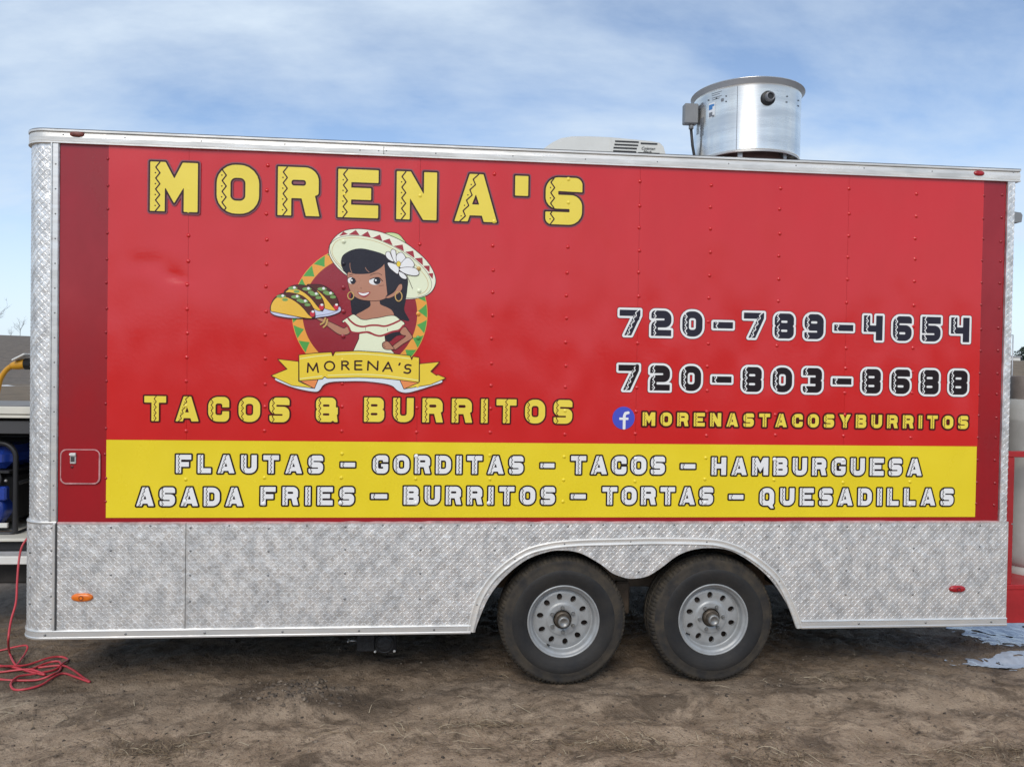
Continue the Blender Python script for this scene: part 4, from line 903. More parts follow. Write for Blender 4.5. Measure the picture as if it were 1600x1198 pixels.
mb = MB(); lx, lz = U(115.5, 715.5); mb.box((lx, -.010, lz), (.030, .008, .058), alu, .003); mb.box((lx, -.0165, lz+.021), (.032, .008, .012), white_p, .002); mb.bx(lx-.010, lx+.010, -.0146, -.0135, lz-.018, lz+.010, seam_dark); mb.build('latch', hatch)
mb = MB(); mb.lathe([(0, .010), (.007, .010), (.008, .006)], (lx-.006, 0, lz-.045), 'y', mat('paint_dark', (.12, .01, .014), .4), 12); mb.build('keyhole', hatch)

# ------ wheels
rubber = mat('tyre_rubber', (.016, .016, .017), .62, 0, .35, col2=(.028, .026, .024), vscale=7, bump=.12, bscale=70)
dusty = mat('tyre_tread', (.070, .058, .043), .9, 0, .2, col2=(.028, .026, .024), vscale=20, bump=.2, bscale=60)
sidedust = mat('dusty_sidewall', (.058, .048, .036), .8, 0, .3, col2=(.024, .023, .023), vscale=11, bump=.12, bscale=70)
rimm = mat('grey_rim', (.37, .385, .39), .42, .25, .5, col2=(.30, .305, .305), vscale=16, rvary=.06, bump=.05, bscale=60)
drum_m = mat('brake_drum', (.030, .020, .015), .8); hubm = mat('greasy_hub', (.13, .105, .08), .55, .5, vary=.5, vscale=40); capm = mat('hub_cap', (.33, .33, .32), .42, .6, vary=.3, vscale=60)
def make_wheel(cx, ph, ph2, label):
    c = (cx, .132, .342); n = 276
    prof = [(.196, .090), (.203, .100), (.215, .1065), (.226, .107), (.230, .1095), (.262, .1125), (.282, .1125), (.285, .1105), (.300, .1085), (.318, .1015), (.322, .1025), (.334, .0965), (.345, .088), (.3515, .078), (.3555, .060), (.3565, .040), (.348, .036), (.348, .028), (.3570, .024), (.3570, -.024), (.348, -.028), (.348, -.036), (.3565, -.040), (.3515, -.078), (.334, -.0965), (.282, -.1125), (.226, -.107), (.196, -.090)]
    prof = [(r*1.022 if r > .23 else r, h) for r, h in prof]; k = len(prof); V = []; F1 = []; F2 = []; F3 = []
    for i in range(n):
        a = 2*math.pi*i/n; notch = (i % 3 == 0)
        for q, (r, h) in enumerate(prof):
            if notch and q in (12, 13, 14): r -= .0045; h -= .002*(q == 12)
            if notch and q in (18, 19): r -= .003
            zz = c[2]+r*math.sin(a); xx = c[0]+r*math.cos(a); yy_ = c[1]-h
            if zz < -.019: zz = -.019-.0005*q/k
            if zz < .14: yy_ -= math.copysign(.010*(1-zz/.14)**2, h)*(1 if r > .22 else .2)
            V.append((xx, yy_, zz))
    for i in range(n):
        j = (i+1) % n
        for q in range(k-1): (F3 if 7 <= q < 11 else F1 if q < 7 or q > 23 else F2).append((i*k+q, j*k+q, j*k+q+1, i*k+q+1))
    # rim (the part itself), then what sits on it
    mb = MB(); mb.lathe([(.200, .088), (.206, .100), (.2055, .1055), (.201, .107), (.196, .104), (.1935, .097), (.189, .0905), (.182, .0885), (.178, .080), (.1755, .060), (.172, .052), (.166, .050), (.1615, .054)], c, 'y', rimm, 96)
    cell = .0042; X, Y, xs, ys = grid(-.166, .166, -.166, .166, cell); Rr_ = np.hypot(X, Y); D = np.maximum(Rr_-.1625, .0525-Rr_)
    for q in range(10):
        a = 2*math.pi*q/10+ph; ux, uy = math.cos(a), math.sin(a); rr = (X-.129*ux)*ux+(Y-.129*uy)*uy; tt = -(X-.129*ux)*uy+(Y-.129*uy)*ux
        D = np.maximum(D, .0172-np.hypot(rr*.0172/.0195, tt*.0172/.0160))
    def hgt(r): return float(np.interp(r, [.05, .056, .062, .075, .088, .094, .110, .135, .150, .1575, .1625], [.060, .0655, .067, .0670, .066, .0600, .0580, .0585, .0575, .0535, .0530]))
    # no merging of cells here: the disc is domed
    H, W = D.shape; neg = D < 0; Vd = []; Fd = []; vid = {}
    def vert(p):
        key = (round(p[0], 6), round(p[1], 6))
        if key not in vid: vid[key] = len(Vd); Vd.append((c[0]+p[0], c[1]-hgt(math.hypot(*p)), c[2]+p[1]))
        return vid[key]
    for j in range(H-1):
        for i in range(W-1):
            q = ((i, j), (i+1, j), (i+1, j+1), (i, j+1)); poly = []
            if not (neg[j, i] or neg[j, i+1] or neg[j+1, i] or neg[j+1, i+1]): continue
            for a in range(4):
                (ia, ja), (ib, jb) = q[a], q[(a+1) % 4]; fa, fb = D[ja, ia], D[jb, ib]
                if fa < 0: poly.append(vert((xs[ia], ys[ja])))
                if (fa < 0) != (fb < 0): t_ = fa/(fa-fb); poly.append(vert((xs[ia]+(xs[ib]-xs[ia])*t_, ys[ja]+(ys[jb]-ys[ja])*t_)))
            poly = list(dict.fromkeys(poly))
            if len(poly) > 2: Fd.append(tuple(poly))
    mb.add(Vd, Fd, rimm, True)
    for q in range(10):        # rolled edges of the ten holes
        a = 2*math.pi*q/10+ph; ux, uy = math.cos(a), math.sin(a); rg = []
        for t_ in range(16):
            b_ = 2*math.pi*t_/16; rr, tt = .0195*math.cos(b_), .0160*math.sin(b_); rg.append((c[0]+(.129+rr)*ux-tt*uy, c[2]+(.129+rr)*uy+tt*ux))
        mb.add([(p[0], c[1]-.0582, p[1]) for p in rg]+[(p[0], c[1]-.040, p[1]) for p in rg], [(t_, (t_+1) % 16, (t_+1) % 16+16, t_+16) for t_ in range(16)], rimm, True)
    wheel = mb.build('wheel', trailer, label=label)
    mb = MB(); mb.add(V, F1, rubber, True); mb.add(V, F3, sidedust, True); mb.add(V, F2, dusty, False); mb.build('tyre', wheel)
    mb = MB(); mb.lathe([(0, .028), (.150, .028), (.158, .010), (.158, -.06)], c, 'y', drum_m, 40); mb.build('brake_drum', wheel)
    mb = MB(); mb.lathe([(.047, .03), (.047, .072), (.043, .078), (.038, .080)], c, 'y', hubm, 32); mb.lathe([(.038, .080), (.036, .098), (.031, .104)], c, 'y', hubm, 32); mb.build('hub', wheel)
    mb = MB(); mb.lathe([(.031, .100), (.031, .116), (.028, .1195), (.019, .1195), (.018, .117), (0, .117)], c, 'y', capm, 32); mb.build('hub_cap', wheel)
    for q in range(6):
        a = 2*math.pi*q/6+ph2; nx_, nz_ = c[0]+.069*math.cos(a), c[2]+.069*math.sin(a); mb = MB()
        mb.lathe([(.0135, .066), (.0125, .070), (.0105, .072)], (nx_, c[1], nz_), 'y', rimm, 16); mb.lathe([(.0095, .066), (.0095, .081), (.0075, .084), (.004, .084), (.004, .080), (0, .080)], (nx_, c[1], nz_), 'y', capm, 6, False); mb.build('lug_nut', wheel)
    mb = MB(); a = ph2+2.6 if ph2 > 1 else -.25; mb.tube([(c[0]+.168*math.cos(a), c[1]-.05, c[2]+.168*math.sin(a)), (c[0]+.160*math.cos(a), c[1]-.085, c[2]+.160*math.sin(a))], .005, black, 8); mb.build('valve_stem', wheel)
W1, W2 = UX(879.5, 979), UX(1114, 979)
make_wheel(W1+.008, R_(98), R_(92), 'front wheel of the tandem pair')
make_wheel(W2+.012, R_(93), R_(65), 'rear wheel of the tandem pair')

# ------ waste valve box hanging under the floor
mb = MB(); Yv = .20; vx0, vz1 = U(557, 990, Yv); vx1, vz0 = U(586, 1018, Yv)
mb.bx(vx0, vx1, Yv, Yv+.12, vz0, vz1+.05, mat('black_cast', (.030, .030, .032), .55, .2, vary=.5, vscale=50, bump=.5, bscale=80), .006)
vb = mb.build('drain_valve', trailer)
mb = MB(); fx, fz = U(601, 1004, Yv); rr = .058
mb.box((fx, Yv+.045, fz), (.130, .07, .125), MATS['black_cast'], .008); mb.lathe([(0, .020), (.03, .022), (.046, .018), (.053, .004), (.055, -.02)], (fx, Yv, fz), 'y', MATS['black_cast'], 28); mb.lathe([(.046, .0185), (.050, .0215), (.053, .0185)], (fx, Yv, fz), 'y', black, 28); mb.build('valve_cap', vb)
for sx in (-1, 1):
    for sz in (-1, 1): mb = MB(); mb.lathe([(0, .008), (.006, .007), (.008, 0)], (fx+sx*.055, Yv+.01, fz+sz*.052), 'y', white_p, 10); mb.build('bolt', vb)
mb = MB(); mb.tube([(vx0, Yv+.04, (vz0+vz1)/2), (vx0-.05, Yv+.04, (vz0+vz1)/2)], .005, alu, 8); mb.tube([(vx0-.05, Yv+.02, (vz0+vz1)/2), (vx0-.05, Yv+.06, (vz0+vz1)/2)], .005, alu, 8); mb.build('pull_rod', vb)

# ------ roof: exhaust fan
YF = .86; fcx, fzt = U(1167, 152.5, YF); flr = (U(1259, 150, YF)[0]-U(1081, 150, YF)[0])/2*.93; fdr = (U(1252, 200, YF)[0]-U(1086.5, 200, YF)[0])/2*.935; fzb = U(1168, 235, YF-fdr)[1]
spun = mat('spun_aluminium', (.94, .90, .84), .27, .96, .5, vscale=3, rvary=.05, bump=.025, bscale=6, col2=(.74, .74, .73), stretch=(.6, .6, 6))
mb = MB(); mb.lathe([(fdr-.005, fzb), (fdr, fzb), (fdr, fzb+.02), (fdr, fzt-.045), (fdr+.004, fzt-.028), (fdr+.012, fzt-.014), (flr-.004, fzt-.004), (flr, fzt), (flr-.003, fzt+.004), (flr-.010, fzt+.002), (fdr-.004, fzt-.03), (fdr-.006, fzb+.1), (fdr-.006, fzb)], (fcx, YF, 0), 'z', spun, 96)
fan = mb.build('exhaust_fan', trailer)
_t = spun.node_tree; _b = _t.nodes['Principled BSDF']; _b.inputs['Anisotropic'].default_value = .8; _b.inputs['Anisotropic Rotation'].default_value = .25; _tg = _t.nodes.new('ShaderNodeTangent'); _tg.direction_type = 'RADIAL'; _tg.axis = 'Z'; _t.links.new(_tg.outputs[0], _b.inputs['Tangent'])   # brushed round the drum
mb = MB(); lipm = mat('lip_grey', (.42, .42, .43), .5, .6); mb.lathe([(fdr+.003, fzt-.032), (fdr+.013, fzt-.0155), (flr-.003, fzt-.006), (flr+.001, fzt-.001)], (fcx, YF, 0), 'z', lipm, 96); mb.build('rim_flare', fan)
mb = MB(); curbm = mat('rusty_curb', (.30, .17, .15), .7, .2, vary=.5, vscale=9); mb.lathe([(fdr*.55, fzb+.09), (fdr*.80, fzb-.03), (fdr*.93, 2.99), (fdr*.96, 2.965)], (fcx, YF, 0), 'z', curbm, 48); mb.bx(fcx-.40, fcx+.40, YF-.40, YF+.40, 2.962, 2.992, curbm, .006)
mb.build('roof_curb', fan)
mb = MB(); mb.lathe([(0, fzb+.16), (fdr-.007, fzb+.16)], (fcx, YF, 0), 'z', black, 48); mb.build('fan_plate', fan)
for a in (-118, -62, 60, 120):
    mb = MB(); mb.box((fcx+math.cos(R_(a))*(fdr-.03), YF+math.sin(R_(a))*(fdr-.03), (fzb+2.99)/2), (.03, .006, fzb-2.95), lipm, 0, Matrix.Rotation(R_(a+90), 3, 'Z')); mb.build('bracket', fan)
def on_drum(ang, z, d=0.0): return (fcx+(fdr+d)*math.cos(ang), YF+(fdr+d)*math.sin(ang), z)
def drum_ang(u):
    lo, hi = R_(-200), R_(20)
    best = min(np.linspace(lo, hi, 1200), key=lambda a: abs(proj_u(on_drum(a, (fzt+fzb)/2))-u)+(0 if vis(a) else 1e4)); return float(best)
def proj_u(p):
    d_ = np.array(p)-np.array([CAMX, CAMY, CAMZ]); return 800+FOC*(d_@_r2)/(d_@_f)
def vis(a): return (CAMX-fcx)*math.cos(a)+(CAMY-YF)*math.sin(a) > fdr
def drum_z(v, a):      # height on the drum for a photograph row
    p = on_drum(a, 0); Yp = p[1]; return U(proj_u(on_drum(a, 3.3)), v, Yp)[1]
def patch(mb, u0, u1, v0, v1, mt, d=.0015):
    a0, a1 = drum_ang(u0), drum_ang(u1); n = max(1, int(abs(a1-a0)/.06)); V = []; F = []
    za, zb = drum_z(v1, (a0+a1)/2), drum_z(v0, (a0+a1)/2)
    for i in range(n+1): a = a0+(a1-a0)*i/n; V += [on_drum(a, za, d), on_drum(a, zb, d)]
    F = [(2*i, 2*i+2, 2*i+3, 2*i+1) for i in range(n)]; mb.add(V, F, mt)
mb = MB(); ink = mat('label_ink', (.16, .17, .19), .6); lab = mat('label_white', (.72, .74, .76), .45); lbl = mat('label_blue', (.05, .20, .48), .45)
patch(mb, 1107, 1117, 161, 184, lab); patch(mb, 1107.6, 1113, 164, 172, lbl, .0025); patch(mb, 1113, 1116, 163, 166, lbl, .0025); patch(mb, 1108, 1113, 176, 183, ink, .0025); patch(mb, 1113, 1116.2, 180, 183, ink, .0025); mb.build('sticker', fan)
mb = MB()
for v in range(0, 5): patch(mb, 1111+v*.3, 1124+(v % 2)*3, 141+v*3.4, 142+v*3.4, ink)
for u, v in ((1106.5, 157), (1119, 154), (1134, 150.5), (1134, 159), (1229, 151), (1228.5, 160), (1246.5, 157.5), (1246.5, 166)): patch(mb, u-.9, u+.9, v-.9, v+.9, black, .003)
patch(mb, 1126, 1130, 154, 159, ink); patch(mb, 1089, 1099, 168, 170.5, ink); patch(mb, 1095, 1098, 161, 164.5, ink)
for r_ in range(12):
    patch(mb, 1094, 1099.5, 185+r_*2.4, 186.4+r_*2.4, ink)
    if r_ > 1: patch(mb, 1088.5, 1092.5, 187+r_*2.0, 188+r_*2.0, ink)
patch(mb, 1151.2, 1151.9, 130, 234, ink, .001); mb.build('printed_label', fan, kind='stuff')
a = drum_ang(1199); z = drum_z(154, a); nrm = Vector((math.cos(a), math.sin(a), 0)); p0 = Vector(on_drum(a, z))
def disc_on(mb, prof, mt):
    ex = Vector((-nrm.y, nrm.x, 0)); V = []; F = []; n = 28; k = len(prof)
    for i in range(n):
        b_ = 2*math.pi*i/n
        for r_, h_ in prof: V.append(tuple(p0+nrm*h_+ex*(r_*math.cos(b_))+vZ*(r_*math.sin(b_))))
    for i in range(n):
        j = (i+1) % n
        for q in range(k-1): F.append((i*k+q, j*k+q, j*k+q+1, i*k+q+1))
    mb.add(V, F, mt, True)
mb = MB(); disc_on(mb, [(.046, -.01), (.046, .010), (.040, .016), (.030, .018)], black); disc_on(mb, [(.030, .012), (.029, .045), (.026, .050), (.021, .049), (.020, .040)], mat('pipe_grey', (.20, .20, .21), .4, .5)); disc_on(mb, [(.020, .040), (0, .040)], black); mb.build('conduit_fitting', fan)
# junction box and cable on the left of the drum
jx0, jz1 = U(1067.5, 164, YF-.02); jx1, jz0 = U(1086, 196, YF-.02); boxm = mat('box_grey', (.22, .225, .23), .5, .1, vary=.1, vscale=9)
mb = MB(); mb.bx(jx0, jx1+.01, YF-.06, YF+.0, jz0, jz1, boxm, .006); jb = mb.build('junction_box', fan)
mb = MB(); mb.tube([(jx1-.03, YF-.03, jz0), (jx1-.03, YF-.03, jz0-.03)], .016, boxm, 10); mb.tube([(jx1-.03, YF-.03, jz0-.03), (jx1-.018, YF-.03, jz0-.14), (jx1+.002, YF-.03, jz0-.24), (jx1+.01, YF, 2.97)], .010, black, 8); mb.build('power_cable', fan)

# ------ roof: air conditioner
YA = 1.0; acm = mat('ac_plastic', (.61, .61, .575), .5, 0, .4, vary=.10, vscale=4, bump=.04, bscale=30)
pa = [U(u, v, YA) for u, v in ((843, 238), (852, 230.5), (864, 222), (878, 215.5), (894, 212.8), (920, 212.6), (953, 214), (990, 217.5), (1020, 220.5), (1032, 223), (1037, 228), (1041, 242))]
zb_ = 2.963; pa = [(pa[0][0]-.05, zb_)]+pa+[(pa[-1][0]+.012, zb_)]; cxa = sum(p[0] for p in pa)/len(pa)
mb = MB(); rings = []
for yv, sc in ((YA, .985), (YA+.02, 1.01), (YA+.06, 1.03), (YA+.56, 1.03), (YA+.62, .97)):
    rings.append([(cxa+(p[0]-cxa)*(1-(1-sc)*.25), yv, zb_+(p[1]-zb_)*sc) for p in pa])
k = len(pa); V = [p for r in rings for p in r]; F = [(q*k+i, q*k+i+1, (q+1)*k+i+1, (q+1)*k+i) for q in range(4) for i in range(k-1)]
mb.add(V, F, acm, True); mb.add(rings[0], [tuple(range(k))], acm); mb.add(rings[-1], [tuple(range(k))], acm); ac = mb.build('air_conditioner', trailer)
mb = MB()
for u0, u1, v0, v1 in ((961, 998, 221.6, 223.6), (1001, 1027, 224.8, 226.6), (960, 997, 226.6, 228.8), (958.6, 995, 231.6, 233.8), (958, 994, 236.8, 239.0), (997, 1030.5, 240.0, 241.6)):
    x0, z1 = U(u0, (v0+v1)/2-1.1, YA); x1, z0 = U(u1, (v0+v1)/2+1.1, YA); zc_ = (U((u0+u1)/2, (v0+v1)/2, YA)[1]); zc_ = zc_+.004
    mb.bx(x0, x1, YA-.003, YA+.02, zc_-.005, zc_+.005, black)
mb.build('vent_slots', ac)
sx0, sz1 = U(954, 214, YA); mb = MB(); mb.bx(sx0-.004, sx0+.004, YA-.004, YA+.3, zb_+.02, sz1-.008, acm); mb.build('shroud_joint', ac)
def word(txt, x, y, z, h, mt, name, parent, shear=.35):
    cu = bpy.data.curves.new('tmp', 'FONT'); cu.body = txt; cu.size = h*1.35; cu.shear = shear; cu.extrude = .0006
    ob = bpy.data.objects.new('tmp', cu); COL.objects.link(ob); bpy.context.view_layer.update(); dg = bpy.context.evaluated_depsgraph_get(); me_ = bpy.data.meshes.new_from_object(ob.evaluated_get(dg)); bpy.data.objects.remove(ob)
    V = [(x+v.co.x, y-v.co.z, z+v.co.y) for v in me_.vertices]; F = [tuple(p.vertices) for p in me_.polygons]; mb = MB(); mb.add(V, F, mt); return mb.build(name, parent)
tx, tz = U(1001.5, 232.5, YA); word('Coleman', tx, YA-.003, tz-.006, .020, black, 'script_lettering', ac); tx, tz = U(1004.5, 238, YA); word('Mach', tx, YA-.003, tz-.006, .020, black, 'script_lettering', ac)

# ------ rear of the trailer: clearance lamp and the red gas cage
mb = MB(); Yr = .35; rx, rz1 = U(1586, 331, Yr); rx1, rz0 = U(1597.5, 347, Yr); lampg = mat('lamp_grey', (.22, .23, .24), .45)
mb.add([(rx-.05, Yr, rz0-.008), (rx1-.005, Yr, rz0), (rx1, Yr, rz1-.02), (rx1-.01, Yr, rz1-.004), (rx-.05, Yr, rz1+.006)]+[(rx-.05, Yr+.14, rz0-.008), (rx1-.005, Yr+.14, rz0), (rx1, Yr+.14, rz1-.02), (rx1-.01, Yr+.14, rz1-.004), (rx-.05, Yr+.14, rz1+.006)], [(0, 1, 2, 3, 4), (9, 8, 7, 6, 5)]+[(i, (i+1) % 5, (i+1) % 5+5, i+5) for i in range(5)], lampg); mb.build('rear_lamp', trailer)
cage = mat('cage_red', (.42, .022, .026), .42, vary=.25, vscale=6); YC = .14
cz1, cz2 = U(1585, 705, YC)[1], U(1585, 913, YC)[1]; cz0 = U(1585, 973, YC)[1]; cxl = U(1572.5, 800, YC)[0]; cxr = XR+.62
mb = MB(); w = .035
mb.bx(XR-.02, cxr, YC, YC+w, cz1-.036, cz1, cage, .003); gc = mb.build('gas_cage', trailer, label='red steel gas bottle cage on the rear')
for x, y in ((cxl+.014, YC+.002), (cxr-.02, YC+.002), (cxl+.014, YC+.6), (cxr-.02, YC+.6)): mb = MB(); mb.bx(x-.012, x+.034, y, y+w, cz2, cz1-.037, cage, .003); mb.build('cage_post', gc)
mb = MB(); mb.bx(XR-.02, cxr, YC-.004, YC+.64, cz2-.03, cz2, cage, .003); mb.bx(XR-.02, cxr, YC, YC+.02, cz0, cz2-.031, cage, .002); mb.bx(XR-.02, cxr, YC+.62, YC+.64, cz0, cz2-.031, cage); mb.build('cage_tray', gc)
mb = MB(); mb.bx(XR-.02, cxr, YC+.6, YC+.6+w, cz1-.036, cz1, cage, .003); mb.bx(cxr-w, cxr, YC+w, YC+.6, cz1-.036, cz1, cage, .003); mb.build('cage_rail', gc)

# ================================================================== gas bottle standing in the cage
YP = YC+.30; gpx = U(1614, 700, YP)[0]; pg = root('gas_cylinder', (gpx, YP, cz2), 'tall grey gas cylinder standing in the red cage behind the trailer', 'gas cylinder')
tankm = mat('tank_grey', (.52, .52, .50), .5, 0, .4, vary=.18, vscale=5, bump=.04, bscale=20); rP = .185; zt = U(1590, 617, YP)[1]
mb = MB(); mb.lathe([(0, cz2+.03), (rP*.8, cz2+.035), (rP*.97, cz2+.08), (rP, cz2+.13), (rP, zt-.17), (rP*1.004, zt-.165), (rP*1.004, zt-.155), (rP, zt-.15), (rP*.96, zt-.09), (rP*.82, zt-.035), (rP*.5, zt-.005), (0, zt)], (gpx, YP, 0), 'z', tankm, 48); mb.build('tank_body', pg)
mb = MB(); mb.lathe([(rP*.84, cz2), (rP*.86, cz2+.06), (rP*.82, cz2+.06)], (gpx, YP, 0), 'z', tankm, 40); mb.build('foot_ring', pg)
mb = MB(); mb.lathe([(.135, zt-.05), (.135, zt+.12), (.131, zt+.124), (.127, zt+.12), (.127, zt-.05)], (gpx, YP, 0), 'z', mat('collar_brown', (.30, .26, .24), .6, vary=.3, vscale=9), 40, True, R_(-60), R_(250)); mb.build('collar', pg)
mb = MB(); mb.lathe([(.012, zt-.01), (.012, zt+.05), (.02, zt+.055), (.03, zt+.07), (.03, zt+.085), (0, zt+.09)], (gpx, YP, 0), 'z', black, 20); mb.build('valve', pg)

# ================================================================== front of the trailer: generator rack, generator, cords
YG = .80      # near side of the rack on the drawbar
zz_ = lambda v, u=20, Y=YG: U(u, v, Y)[1]
XF = XC-RC
rk = (XF-1.35, XF-.02)
lidm = mat('lid_cream', (.70, .68, .60), .45, vary=.12, vscale=4); gal = mat('galvanised', (.46, .46, .47), .45, .5, vary=.2, vscale=10)
inside = mat('rack_black', (.016, .016, .018), .6, vary=.4, vscale=6)
mb = MB(); mb.bx(rk[0], rk[1], YG-.01, YG+.69, zz_(647), zz_(635), lidm, .004); rack = mb.build('generator_rack', trailer, label='cream and black box on the drawbar holding the generator')
mb = MB(); mb.bx(rk[0], rk[1], YG-.004, YG+.70, zz_(635)+.001, zz_(634), mat('lid_grey', (.24, .225, .21), .7, vary=.2, vscale=5), .001); mb.build('rack_lid', rack)
mb = MB(); mb.bx(rk[0], rk[1], YG-.006, YG+.69, zz_(653), zz_(648.3), lidm, .003); mb.build('rack_rim', rack)
mb = MB(); mb.bx(rk[0], rk[1], YG+.02, YG+.05, zz_(678), zz_(658), mat('rack_charcoal', (.055, .055, .058), .55), .003); mb.build('rack_valance', rack)
mb = MB(); mb.bx(rk[0], rk[1], YG+.67, YG+.69, zz_(840), zz_(653), inside); mb.bx(rk[1]-.02, rk[1], YG, YG+.67, zz_(840), zz_(653), inside); mb.bx(rk[0], rk[0]+.02, YG, YG+.67, zz_(840), zz_(653), inside); mb.build('rack_panel', rack)
mb = MB(); mb.bx(rk[0], rk[1], YG-.01, YG+.69, zz_(845.5), zz_(840.5), lidm, .003); mb.build('rack_deck', rack)
mb = MB(); mb.bx(rk[0], rk[1], YG+.03, YG+.66, zz_(861), zz_(846), inside); mb.build('rack_base', rack)
mb = MB(); mb.bx(rk[0]-.6, rk[1], YG-.03, YG+.03, zz_(880), zz_(867.5), white_p, .004); mb.bx(rk[0]-.6, rk[1], YG-.012, YG+.02, zz_(867), zz_(861.5), gal, .002); mb.build('drawbar', trailer)
mb = MB(); mb.bx(rk[0]-.6, rk[1], YG+.9, YG+.96, zz_(880), zz_(867.5), white_p, .004); mb.build('drawbar', trailer)
mb = MB(); mb.bx(rk[0], rk[1]+.05, YG+.12, YG+.8, .34, zz_(882), steel_dk, .01); mb.build('front_beam', trailer)

gx1 = U(24.5, 760, YG+.12)[0]; YN = YG+.12; gz0 = zz_(838.5, 20, YN); gzt = zz_(692, 10, YN); gx0 = gx1-.68
gen = root('generator', ((gx0+gx1)/2, YN+.25, gz0), 'blue portable generator in a black tube frame inside the front rack', 'generator')
bluem = mat('tank_blue', (.012, .045, .30), .25, 0, .5, coat=.6, vary=.2, vscale=8); engm = mat('engine_dark', (.035, .035, .038), .5, .3, vary=.4, vscale=20); tubm = mat('frame_black', (.020, .020, .022), .42)
def loop(x0, x1, z0, z1, y, r=.09):
    return [(p[0], y, p[1]) for p in roundp([(x0, z0, .03), (x1, z0, .03), (x1, z1, r), (x0, z1, r)], 7)]
for y in (YN, YN+.48):
    mb = MB(); lp = loop(gx0, gx1, gz0+.02, gzt, y); mb.tube(lp+[lp[0], lp[1]], .016, tubm, 10); mb.build('frame_loop', gen)
for x in (gx0, gx1):
    for z in (gz0+.02, gz0+.34): mb = MB(); mb.tube([(x, YN, z), (x, YN+.48, z)], .013, tubm, 8); mb.build('frame_bar', gen)
mb = MB(); mb.bx(gx0+.04, gx1-.05, YN+.02, YN+.46, gzt-.17, gzt-.03, bluem, .045); mb.build('fuel_tank', gen)
mb = MB(); mb.bx(gx0+.03, gx1-.04, YN+.0, YN+.44, gzt-.195, gzt-.178, tubm, .004); mb.build('tank_rail', gen)
mb = MB(); mb.bx(gx0+.08, gx1-.08, YN+.08, YN+.42, gz0+.07, gzt-.20, engm, .03); mb.build('engine_block', gen)
ecx, ecz = gx1-.20, gz0+.17
mb = MB(); mb.lathe([(0, .045), (.05, .045), (.055, .038), (.07, .038), (.075, .046), (.10, .044), (.118, .03), (.125, 0), (.125, -.06)], (ecx, YN+.06, ecz), 'y', bluem, 36); mb.build('recoil_cover', gen)
mb = MB(); mb.bx(ecx+.05, ecx+.14, YN+.0, YN+.05, ecz+.06, ecz+.15, bluem, .01); mb.build('engine_shroud', gen)
mb = MB(); mb.lathe([(.055, .02), (.06, .026), (.068, .02), (.06, .014)], (gx1-.15, YN+.02, gz0+.37), 'y', engm, 24); mb.lathe([(0, .01), (.05, .01)], (gx1-.15, YN+.02, gz0+.37), 'y', black, 24); mb.build('air_filter', gen)
for x, z in ((gx1-.075, gz0+.355), (gx1-.10, gz0+.30), (gx1-.08, gz0+.27)): mb = MB(); mb.lathe([(0, .012), (.007, .010), (.009, 0)], (x, YN+.03, z), 'y', alu, 10); mb.build('bolt', gen)
mb = MB(); mb.bx(gx1-.20, gx1-.055, YN+.01, YN+.03, gz0+.055, gz0+.085, white_p, .003); mb.build('warning_plate', gen)
mb = MB(); mb.bx(gx1-.30, gx1-.03, YN-.005, YN+.05, gz0, gz0+.030, mat('pallet_wood', (.24, .17, .11), .8, vary=.4, vscale=20)); mb.build('wood_block', gen)

# yellow power cord plugged into the inlet on the front wall
YI = .52; orgm = mat('cord_yellow', (.62, .30, .015), .45, vary=.15, vscale=20)
pc = root('power_cord', (XF-.1, YI, U(20, 570, YI)[1]), 'thick yellow power cord plugged into the front wall inlet', 'power cord')
pt = lambda u, v: (U(u, v, YI)[0], YI, U(u, v, YI)[1])
mb = MB(); mb.tube([(p[0], p[1], p[2]) for k, p in enumerate(smooth_curve([pt(18, 572), pt(11, 577), pt(4, 586), pt(-1, 598), pt(-6, 625), pt(-12, 680), pt(-14, 740)], 4))], .0145, orgm, 10); mb.build('cord', pc)
mb = MB(); a_, b_ = Vector(pt(17, 572)), Vector(pt(39.5, 568.5)); mb.tube([a_, a_.lerp(b_, .15), a_.lerp(b_, .5), a_.lerp(b_, .9), b_], [.017, .022, .027, .029, .029], orgm, 14); a2 = Vector(pt(42, 568)); mb.build('plug', pc)
mb = MB(); mb.tube([a_.lerp(b_, .93), b_], [.031, .031], orgm, 14); mb.build('plug_collar', pc)
mb = MB(); e_ = Vector((XF+.01, YI, a2.z)); mb.tube([b_+Vector((.002, 0, 0)), e_], [.034, .039], black, 18); inl = mb.build('power_inlet', trailer)
mb = MB(); l0, l1 = Vector(pt(25, 563)), Vector(pt(45, 553)); dv = (l1-l0); ang = -math.atan2(dv.z, dv.x); mb.box(tuple((l0+l1)/2), (dv.length, .10, .010), white_p, .003, Matrix.Rotation(ang, 3, 'Y')); mb.build('inlet_cover', inl)

